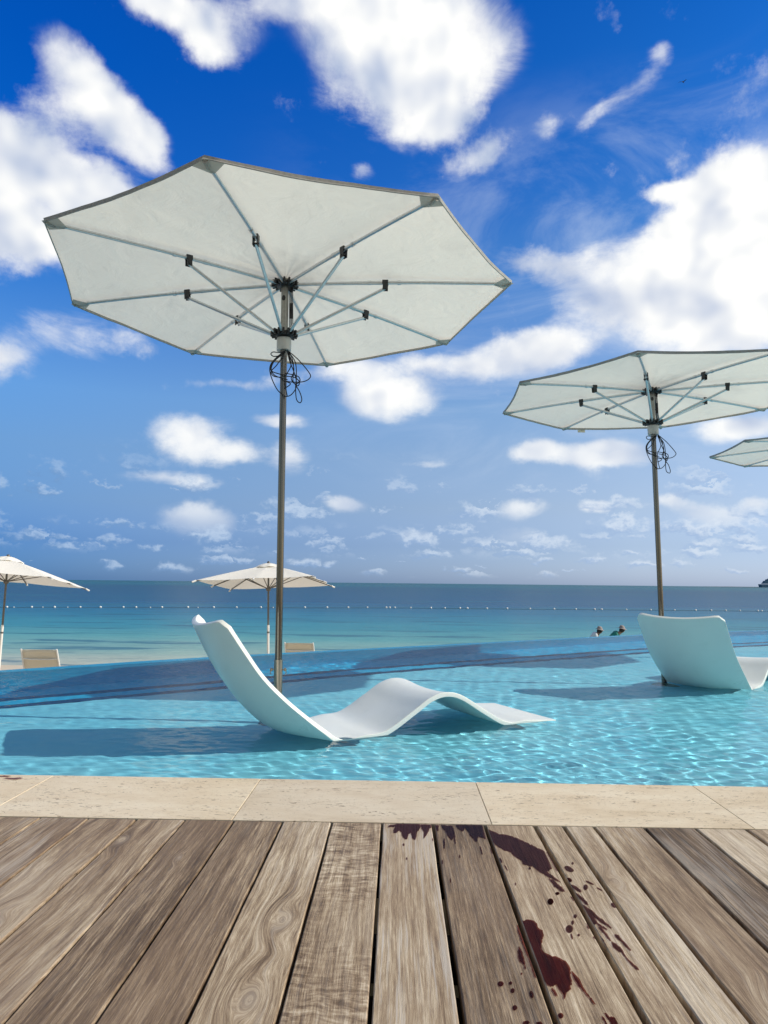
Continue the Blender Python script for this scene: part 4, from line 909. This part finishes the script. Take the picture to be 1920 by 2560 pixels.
# ------------------------------------------------------------------ in-pool loungers
def lounger(pos, ang, label, zs=1.0, W=.630, sag=1.0):
    rim = [(-.606, .611), (-.50, .455), (-.408, .330), (-.30, .222), (-.2, .138), (-.1, .062), (0, .0), (.12, .012), (.24, .026), (.4, .118), (.5, .178), (.598, .200), (.7, .176), (.85, .088), (.99, .016), (1.12, .016), (1.24, .008), (1.33, .003)]
    cen = [(-.668, .572), (-.585, .405), (-.50, .272), (-.405, .155), (-.305, .066), (-.20, .022), (-.08, .008), (.10, .010), (.228, .020), (.392, .094), (.5, .156), (.60, .180), (.7, .158), (.85, .072), (.99, .016), (1.12, .016), (1.24, .008), (1.33, .003)]
    n = 6
    rc = catmull([(a_, 0, b_ * (zs if a_ < 0 else 1)) for a_, b_ in rim], n); cc = catmull([(a_, 0, b_ * (zs if a_ < 0 else 1)) for a_, b_ in cen], n)
    cc = [q_.lerp(p_, sag) for q_, p_ in zip(rc, cc)]
    m = 22; top = []; N = len(rc)
    for i in range(N):
        hw = W / 2
        for j in range(m + 1):
            t = -1 + 2 * j / m
            k = abs(t) ** 2.1
            p = cc[i].lerp(rc[i], k)
            # rounded head corners
            if i < 4:
                rr = .05; dd = (i / 3.0)
                edge = max(0, abs(t) * hw - (hw - rr))
                cut = rr - math.sqrt(max(rr * rr - edge * edge, 0))
                dirn = (rc[4] - rc[0]).normalized(); p = p + dirn * cut * (1 - dd) 
            top.append(Vector((p.x, t * hw, p.z)))
    def I(i, j): return i * (m + 1) + j
    nor = []
    for i in range(N):
        for j in range(m + 1):
            a_ = top[I(min(i + 1, N - 1), j)] - top[I(max(i - 1, 0), j)]; b_ = top[I(i, min(j + 1, m))] - top[I(i, max(j - 1, 0))]
            nor.append(a_.cross(b_).normalized())
    th = []
    for i in range(N):
        s = rc[i].x
        th.append(.025 if s < .9 else .025 - .010 * min(1, (s - .9) / .35))
    bot = [top[q] - nor[q] * th[q // (m + 1)] for q in range(len(top))]
    mb = MB(); f = []; nv = len(top)
    for i in range(N - 1):
        for j in range(m):
            f.append((I(i, j), I(i + 1, j), I(i + 1, j + 1), I(i, j + 1)))
            f.append((nv + I(i, j), nv + I(i, j + 1), nv + I(i + 1, j + 1), nv + I(i + 1, j)))
        for j, fl in ((0, False), (m, True)):
            q = (I(i, j), nv + I(i, j), nv + I(i + 1, j), I(i + 1, j)); f.append(q[::-1] if fl else q)
    for j in range(m):
        f.append((I(0, j), I(0, j + 1), nv + I(0, j + 1), nv + I(0, j)))
        f.append((I(N - 1, j), nv + I(N - 1, j), nv + I(N - 1, j + 1), I(N - 1, j + 1)))
    mb.add(top + bot, f)
    # origin in the middle of the shell
    shift = Vector((.25, 0, 0))
    mb.v = [(p[0] - shift.x, p[1], p[2]) for p in mb.v]
    o = mb.build('pool_lounger', M['lounger'])
    A = Vector((math.cos(ang), math.sin(ang), 0)); Wd = Vector((-math.sin(ang), math.cos(ang), 0))
    o.location = Vector((pos[0], pos[1], WZ)) + Wd * W / 2 + A * shift.x; o.rotation_euler = (0, 0, ang)
    bv = o.modifiers.new('bevel', 'BEVEL'); bv.width = .0095; bv.segments = 4; bv.limit_method = 'ANGLE'; bv.angle_limit = R(50)
    tag(o, label, 'lounger', 'white moulded loungers lying in the shallow water'); return o
L1 = lounger((-.193, 3.657), R(25.4), 'white wave shaped lounger in the foreground water, whole length in view')
L2 = lounger((2.84, 5.57), R(46.6), 'white lounger at the right edge seen from behind its tall backrest', zs=.955, sag=.84)

# ------------------------------------------------------------------ beach umbrellas and chairs
def beach_umbrella(base, hubz, topz, Rr, az, tilt, label, lean=(0, 0), seed=1):
    root = empty('beach_umbrella', (base[0], base[1], -1.6)); tag(root, label, 'umbrella', 'cream beach umbrellas beyond the pool edge')
    z0 = -1.6; H = Vector((lean[0], lean[1], topz - z0)); up_ = H.normalized()
    q = MB(); q.tube([(0, 0, 0), up_ * 1.25], .030, 14); pl = q.build('pole', M['white_metal'], root)
    q = MB(); q.tube([up_ * 1.25, H], .024, 14); q.tube([up_ * 1.05, up_ * 1.09], .034, 12); q.build('upper_pole', M['bpole'], root)
    q = MB(); q.lathe([(.001, 0), (.25, 0), (.25, .05), (.05, .08)], 20); q.build('base', M['bpole'], root)
    rm = Matrix.Rotation(tilt[0], 3, 'X') @ Matrix.Rotation(tilt[1], 3, 'Y')
    rise = topz - hubz
    def P(t, r_, z): return H + rm @ Vector((r_ * math.cos(t), r_ * math.sin(t), z))
    n8 = 8; nr, ns = 12, 10; cv = []; DROP = .44
    rn = random.Random(seed); rr8 = [Rr * (1.39 if k % 2 else 1.0) for k in range(8)]
    for i in range(8):
        for a_ in range(nr + 1):
            fr_ = .10 + .90 * a_ / nr
            for s_ in range(ns):
                u = s_ / ns; t = az + (i + u) * math.pi / 4
                t0_, t1_ = az + i * math.pi / 4, az + (i + 1) * math.pi / 4
                ex = rr8[i] * math.cos(t0_) * (1 - u) + rr8[(i + 1) % 8] * math.cos(t1_) * u
                ey = rr8[i] * math.sin(t0_) * (1 - u) + rr8[(i + 1) % 8] * math.sin(t1_) * u
                z = -DROP * (fr_ ** 1.15) - .03 * math.sin(math.pi * u) * fr_ * (1 - .4 * fr_)
                k_ = fr_ * (1 - .02 * math.sin(math.pi * u))
                cv.append(H + rm @ Vector((ex * k_, ey * k_, z)))
    def ix(i, a_, s_):
        if s_ == ns: i = (i + 1) % 8; s_ = 0
        return (i * (nr + 1) + a_) * ns + s_
    f = [(ix(i, a_, s_), ix(i, a_ + 1, s_), ix(i, a_ + 1, s_ + 1), ix(i, a_, s_ + 1)) for i in range(8) for a_ in range(nr) for s_ in range(ns)]
    q = MB(); q.add(cv, f); can = q.build('canopy', M['bcanopy'], root)
    # vented cap
    q = MB(); cp = []; m = 48; rows = 7
    for a_ in range(rows):
        fr_ = a_ / (rows - 1); r_ = .36 * fr_
        for k in range(m):
            t = az + 2 * math.pi * k / m; puff = .018 * abs(math.sin(4 * (t - az))) * fr_
            cp.append(P(t, r_, .055 - .13 * fr_ ** 1.8 + puff + .01 * mnoise.noise(Vector((k * .8, a_, seed)))))
    q.add(cp, [(a_ * m + k, (a_ + 1) * m + k, (a_ + 1) * m + (k + 1) % m, a_ * m + (k + 1) % m) for a_ in range(rows - 1) for k in range(m)])
    q.build('vent_cap', M['bcanopy'], can)
    q = MB(); q.lathe([(.001, .11), (.03, .10), (.045, .06), (.02, .04)], 12, H); q.build('finial', M['bpole'], root)
    hubp = up_ * ((hubz - z0) / up_.z)
    q = MB(); q.lathe([(.025, -.05), (.055, -.04), (.06, .03), (.025, .05)], 14, hubp); q.build('runner', M['bpole'], root)
    for i in range(8):
        t = az + i * math.pi / 4
        zf = lambda fr_: -DROP * (fr_ ** 1.15) - .022
        q = MB(); q.tube([P(t, rr8[i] * fr_, zf(fr_)) for fr_ in (.05, .25, .45, .65, .85, 1.02)], .014, 8); rb = q.build('rib', M['bpole'], root)
        q = MB(); q.tube([hubp, P(t, rr8[i] * .52, zf(.52) - .01)], .011, 8); q.build('strut', M['bpole'], root)
        q = MB(); e = P(t, rr8[i] * 1.0, zf(1.0) + .012); e2 = P(t, rr8[i] * 1.05, zf(1.05)); q.tube([e, e2], .022, 8); q.build('rib_tip', M['white_metal'], rb)
    return root, P
beach_umbrella((-2.83, 18.0), .54, 1.13, 1.40, R(-5), (R(-5.0), R(-2.2)), 'whole cream beach umbrella between the nearest lounger and the steel pole', lean=(-.06, 0), seed=4)
beach_umbrella((-8.98, 17.0), .66, 1.20, 1.50, R(8), (R(-6), R(4)), 'cream beach umbrella cut by the left edge of the picture', lean=(.06, 0), seed=7)

def beach_chair(x0, x1, y, ztop, ang, label):
    w = x1 - x0; root = empty('beach_chair', ((x0 + x1) / 2, y, -1.55), ang); tag(root, label, 'chair', 'beige sling chairs on the beach below the pool edge')
    h = ztop + 1.55; t = .016
    def L(z): return .42 * (h - z) / h * .35
    # back posts lean away from the sea
    def bp(x, z): return Vector((x, -.02 - .28 * max(0, z - .42) / (h - .42), z))
    fr_ = MB()
    for sg in (-1, 1):
        fr_.tube([bp(sg * w / 2, .42), bp(sg * w / 2, .8), bp(sg * w / 2 * .985, h)], t, 10)
        fr_.tube([(sg * w / 2, .45, .42), (sg * w / 2, -.05, .42)], t, 8)
    fr_.tube([bp(-w / 2, h - .17), bp(-w / 4, h - .185), bp(w / 4, h - .185), bp(w / 2, h - .17)], t * .8, 8)
    fr_.build('frame', M['white_metal'], root)
    for sx in (-1, 1):
        for sy, yy in ((0, -.05), (1, .45)):
            q = MB(); q.tube([(sx * w / 2, yy, 0), (sx * w / 2, yy, .42)], t, 8); q.build('leg', M['white_metal'], root)
        q = MB(); q.tube([(sx * w / 2, .45, .42), (sx * w / 2, .42, .64), (sx * w / 2, -.06, .66)], t, 8); q.build('armrest', M['white_metal'], root)
    q = MB(); v = []; nx, nz = 8, 10
    for j in range(nz + 1):
        z = .42 + (h - .01 - .42) * j / nz
        for i in range(nx + 1):
            u = -1 + 2 * i / nx; p = bp(u * (w / 2 - .012), z); p.y += .035 * (1 - u * u) * (1 if j < nz else .4); v.append(p)
    f = [(j * (nx + 1) + i, j * (nx + 1) + i + 1, (j + 1) * (nx + 1) + i + 1, (j + 1) * (nx + 1) + i) for j in range(nz) for i in range(nx)]
    q.add(v, f); b = q.build('backrest', M['sling'], root)
    s = b.modifiers.new('s', 'SOLIDIFY'); s.thickness = .004; s.offset = 0
    q = MB(); q.box((0, .2, .43), (w - .03, .5, .008)); q.build('seat', M['sling'], root)
beach_chair(-6.34, -5.71, 13.0, -.495, R(0), 'beige sling chair with white frame on the beach at the left')
beach_chair(-2.16, -1.52, 16.4, -.62, R(-4), 'beige sling chair top just right of the steel umbrella pole')

# ------------------------------------------------------------------ buoys and rope
rng = random.Random(3)
bm_ = MB(); bm_.lathe([(.001, -.10), (.06, -.085), (.10, -.035), (.105, .0), (.10, .035), (.06, .085), (.001, .10)], 14)
first = None; ends = []
for i, (x, y, big) in enumerate(BUOYS):
    ends.append((x, y, -1.985))
    if first is None:
        o = bm_.build('buoy', M['buoy']); first = o
    else:
        o = first.copy(); COL.objects.link(o)
    s = (1.0 if big else .55) * rng.uniform(.9, 1.15); o.scale = (s, s, s); o.location = (x, y, -1.94 if big else -1.96)
    tag(o, 'small white float on the long float line across the sea', 'buoy', 'white floats strung along the swim line')
q = MB(); q.tube([(-80, 66, -1.985)] + ends + [(90, 81, -1.985)], .022, 6); tag(q.build('float_line', M['rope']), 'long thin rope carrying the white floats across the sea', 'rope')

# ------------------------------------------------------------------ waders
def person(loc, face, shirt, hatm, label, bend=.35, sc=1.0):
    root_loc = Vector(loc)
    c, s = math.cos(face), math.sin(face)
    # skeleton in local x = forward
    J = {'pel': (0, 0, .92), 'wst': (.02, 0, 1.08), 'chs': (.02 + bend * .33, 0, 1.38), 'nck': (.02 + bend * .60, 0, 1.50), 'jaw': (.06 + bend * .72, 0, 1.55), 'hd': (.045 + bend * .76, 0, 1.64), 'top': (.03 + bend * .78, 0, 1.725), 'nose': (.15 + bend * .74, 0, 1.63)}
    E = [('pel', 'wst'), ('wst', 'chs'), ('chs', 'nck'), ('nck', 'jaw'), ('jaw', 'hd'), ('hd', 'top')]
    Rd = {'pel': .145, 'wst': .135, 'chs': .155, 'nck': .058, 'jaw': .075, 'hd': .098, 'top': .06, 'nose': .015}
    for sg, n in ((-1, 'r'), (1, 'l')):
        sh = Vector(J['chs']) + Vector((.03, sg * .17, .08))
        J['sh' + n] = tuple(sh); J['el' + n] = tuple(sh + Vector((.06, sg * .07, -.28))); J['wr' + n] = tuple(sh + Vector((.26, sg * .04, -.44))); J['pm' + n] = tuple(sh + Vector((.33, sg * .03, -.49)))
        J['hp' + n] = (0, sg * .09, .88); J['kn' + n] = (.05, sg * .11, .48); J['an' + n] = (-.02, sg * .12, .08); J['ft' + n] = (.14, sg * .13, .03)
        Rd.update({'sh' + n: .062, 'el' + n: .042, 'wr' + n: .028, 'pm' + n: .026, 'hp' + n: .09, 'kn' + n: .058, 'an' + n: .038, 'ft' + n: .03})
        E += [('chs', 'sh' + n), ('sh' + n, 'el' + n), ('el' + n, 'wr' + n), ('wr' + n, 'pm' + n), ('pel', 'hp' + n), ('hp' + n, 'kn' + n), ('kn' + n, 'an' + n), ('an' + n, 'ft' + n)]
        for k, (fy_, ln) in enumerate(((-.03, .06), (-.015, .075), (0, .08), (.015, .075), (.03, .05))):
            a_ = f'f{n}{k}a'; b_ = f'f{n}{k}b'; pm = Vector(J['pm' + n]); dr = Vector((.75, 0, -.66))
            J[a_] = tuple(pm + dr * .035 + Vector((0, fy_, 0))); J[b_] = tuple(pm + dr * (.035 + ln * .9) + Vector((-.01, fy_ * 1.2, -.01)))
            Rd[a_] = .009; Rd[b_] = .007; E += [('pm' + n, a_), (a_, b_)]
    J['nose'] = tuple(Vector(J['hd']) + Vector((.105, 0, -.03))); E.append(('hd', 'nose'))
    keys = list(J); me = bpy.data.meshes.new('person'); me.from_pydata([J[k] for k in keys], [(keys.index(a_), keys.index(b_)) for a_, b_ in E], [])
    o = bpy.data.objects.new('person', me); COL.objects.link(o); me.materials.append(M['skin'])
    sk = o.modifiers.new('skin', 'SKIN')
    for i, k in enumerate(keys):
        me.skin_vertices[0].data[i].radius = (Rd[k], Rd[k] * (1.25 if k in ('chs', 'pel', 'wst') else 1)); me.skin_vertices[0].data[i].use_root = (k == 'pel')
    sb = o.modifiers.new('sub', 'SUBSURF'); sb.levels = 2; sb.render_levels = 2
    sk.use_smooth_shade = True
    o.location = root_loc; o.rotation_euler = (0, 0, face); o.scale = (sc, sc, sc)
    # shirt follows torso and upper arms
    q = MB(); pts = [Vector(J[k]) for k in ('pel', 'wst', 'chs')] + [Vector(J['nck']) - Vector((.02, 0, .05))]
    P2 = catmull(pts, 5); rad = []
    for i in range(len(P2)):
        t = i / (len(P2) - 1); rad.append(.175 + .012 * math.sin(t * 6) if t < .72 else .175 - .095 * ((t - .72) / .28) ** 1.5)
    q.tube(P2, rad, 18); q.v = [(p[0], p[1] * 1.22, p[2]) for p in q.v]
    for n in 'lr':
        q.tube(catmull([Vector(J['chs']) + Vector((.01, 0, .06)), J['sh' + n], J['el' + n], Vector(J['el' + n]).lerp(Vector(J['wr' + n]), .75)], 4), [.11, .10, .092, .085, .078, .074, .070, .066, .062, .058, .054, .050, .046], 12)
    q.build('shirt', shirt, o)
    q = MB()
    for sg, n in ((-1, 'r'), (1, 'l')): q.tube(catmull([J['pel'], J['hp' + n], J['kn' + n]], 4), [.17, .16, .15, .13, .12, .115, .11, .10, .09], 14)
    q.build('shorts', M['shorts'], o)
    hd = Vector(J['hd']); q = MB(); q.lathe([(.001, .125), (.06, .12), (.095, .085), (.112, .03), (.118, .01), (.185, -.015), (.19, -.02), (.118, -.004), (.112, -.01)], 24, hd + Vector((-.01, 0, .035)))
    q.v = [(p[0], p[1] * .92, p[2] - (p[0] - hd.x) * .22) for p in q.v]; q.build('hat', hatm, o)
    q = MB(); q.lathe([(.001, .06), (.09, .03), (.108, -.02), (.098, -.08), (.06, -.11)], 16, hd + Vector((-.035, 0, -.01))); q.build('hair', M['hair'], o)
    q = MB()
    for sg in (-1, 1): q.box(hd + Vector((.093, sg * .035, .0)), (.02, .045, .028))
    q.build('sunglasses', M['black'], o)
    tag(o, label, 'person', 'people wading in the sea'); return o
person((9.42, 30.0, -2.72), R(-15), M['green_shirt'], M['hat'], 'person in green shirt, grey sunhat and sunglasses leaning forward in the sea', .62)
person((8.78, 30.5, -2.80), R(-15), M['white_shirt'], M['hat'], 'person in white shirt and grey sunhat wading left of the other', .45)

# ------------------------------------------------------------------ ship, bird
def ship():
    root = empty('cruise_ship', (1990, 3500, -2)); tag(root, 'distant blue grey cruise ship on the horizon at the right edge', 'ship')
    q = MB(); L = 150; pr = [(-L, 0), (-L - 4, 16), (L + 22, 18), (L, 0)]
    v = []
    for yy, w in ((-14, 1), (14, 1)): v += [(x, yy, z) for x, z in pr]
    q.add(v, [(0, 1, 2, 3), (7, 6, 5, 4), (0, 4, 5, 1), (1, 5, 6, 2), (2, 6, 7, 3), (3, 7, 4, 0)], False); q.build('hull', M['ship'], root)
    q = MB(); w = MB()
    for k, (x0, x1) in enumerate(((-139, 128), (-136, 124), (-133, 118), (-131, 112), (-122, 100), (-120, 92), (-112, 60))):
        z = 18 + k * 3.6; q.box(((x0 + x1) / 2, 0, z + 1.7), (x1 - x0, 25 - k, 3.3)); w.box(((x0 + x1) / 2, 0, z + 3.5), (x1 - x0 - 4, 23 - k, .5))
    q.build('deckhouse', M['ship'], root); w.build('balconies', M['ship_dark'], root)
    q = MB(); q.box((-95, 0, 46), (22, 10, 9)); q.tube([(-60, 0, 43), (-60, 0, 58)], 1.2, 8); q.build('funnel', M['ship_dark'], root)
ship()
q = MB(); q.tube([(-.22, 0, 0), (0, .0, .02), (.2, 0, 0)], [.015, .06, .02], 8)
for sg in (-1, 1): q.add([(-.06, 0, .02), (.08, 0, .02), (.02, sg * .35, .14), (-.06, sg * .62, .05), (-.10, sg * .3, .12)], [(0, 1, 2, 4), (4, 2, 3)], False)
b = q.build('bird', M['bird']); b.location = (30.9, 70, 53.3); b.rotation_euler = (R(10), R(-8), R(40)); tag(b, 'tiny dark bird gliding high in the blue sky at the upper right', 'bird')

# ------------------------------------------------------------------ render settings
SC.render.engine = 'CYCLES'
cy = SC.cycles
cy.max_bounces = 10; cy.diffuse_bounces = 3; cy.glossy_bounces = 4; cy.transmission_bounces = 8; cy.transparent_max_bounces = 10
cy.caustics_refractive = True; cy.caustics_reflective = False; cy.blur_glossy = .5
cy.sample_clamp_indirect = 6; cy.use_denoising = True; cy.use_adaptive_sampling = True; cy.adaptive_threshold = .02
try: cy.denoiser = 'OPENIMAGEDENOISE'; cy.denoising_input_passes = 'RGB_ALBEDO_NORMAL'
except Exception: pass
# sunlight focused by the moving surface: shadow caustics through the pool water
sun.cycles.is_caustics_light = True
water.cycles.is_caustics_caster = True
for o in bpy.data.objects:
    if o.name.split('.')[0] in ('pool_shelf_floor', 'pool_deep_floor', 'infinity_wall', 'step_tiles', 'pool_lounger', 'pole', 'base_sleeve', 'base_plate'):
        o.cycles.is_caustics_receiver = True
vs = SC.view_settings; vs.view_transform = 'Standard'; vs.look = 'None'; vs.exposure = 0.0; vs.gamma = 1.0; vs.use_curve_mapping = False
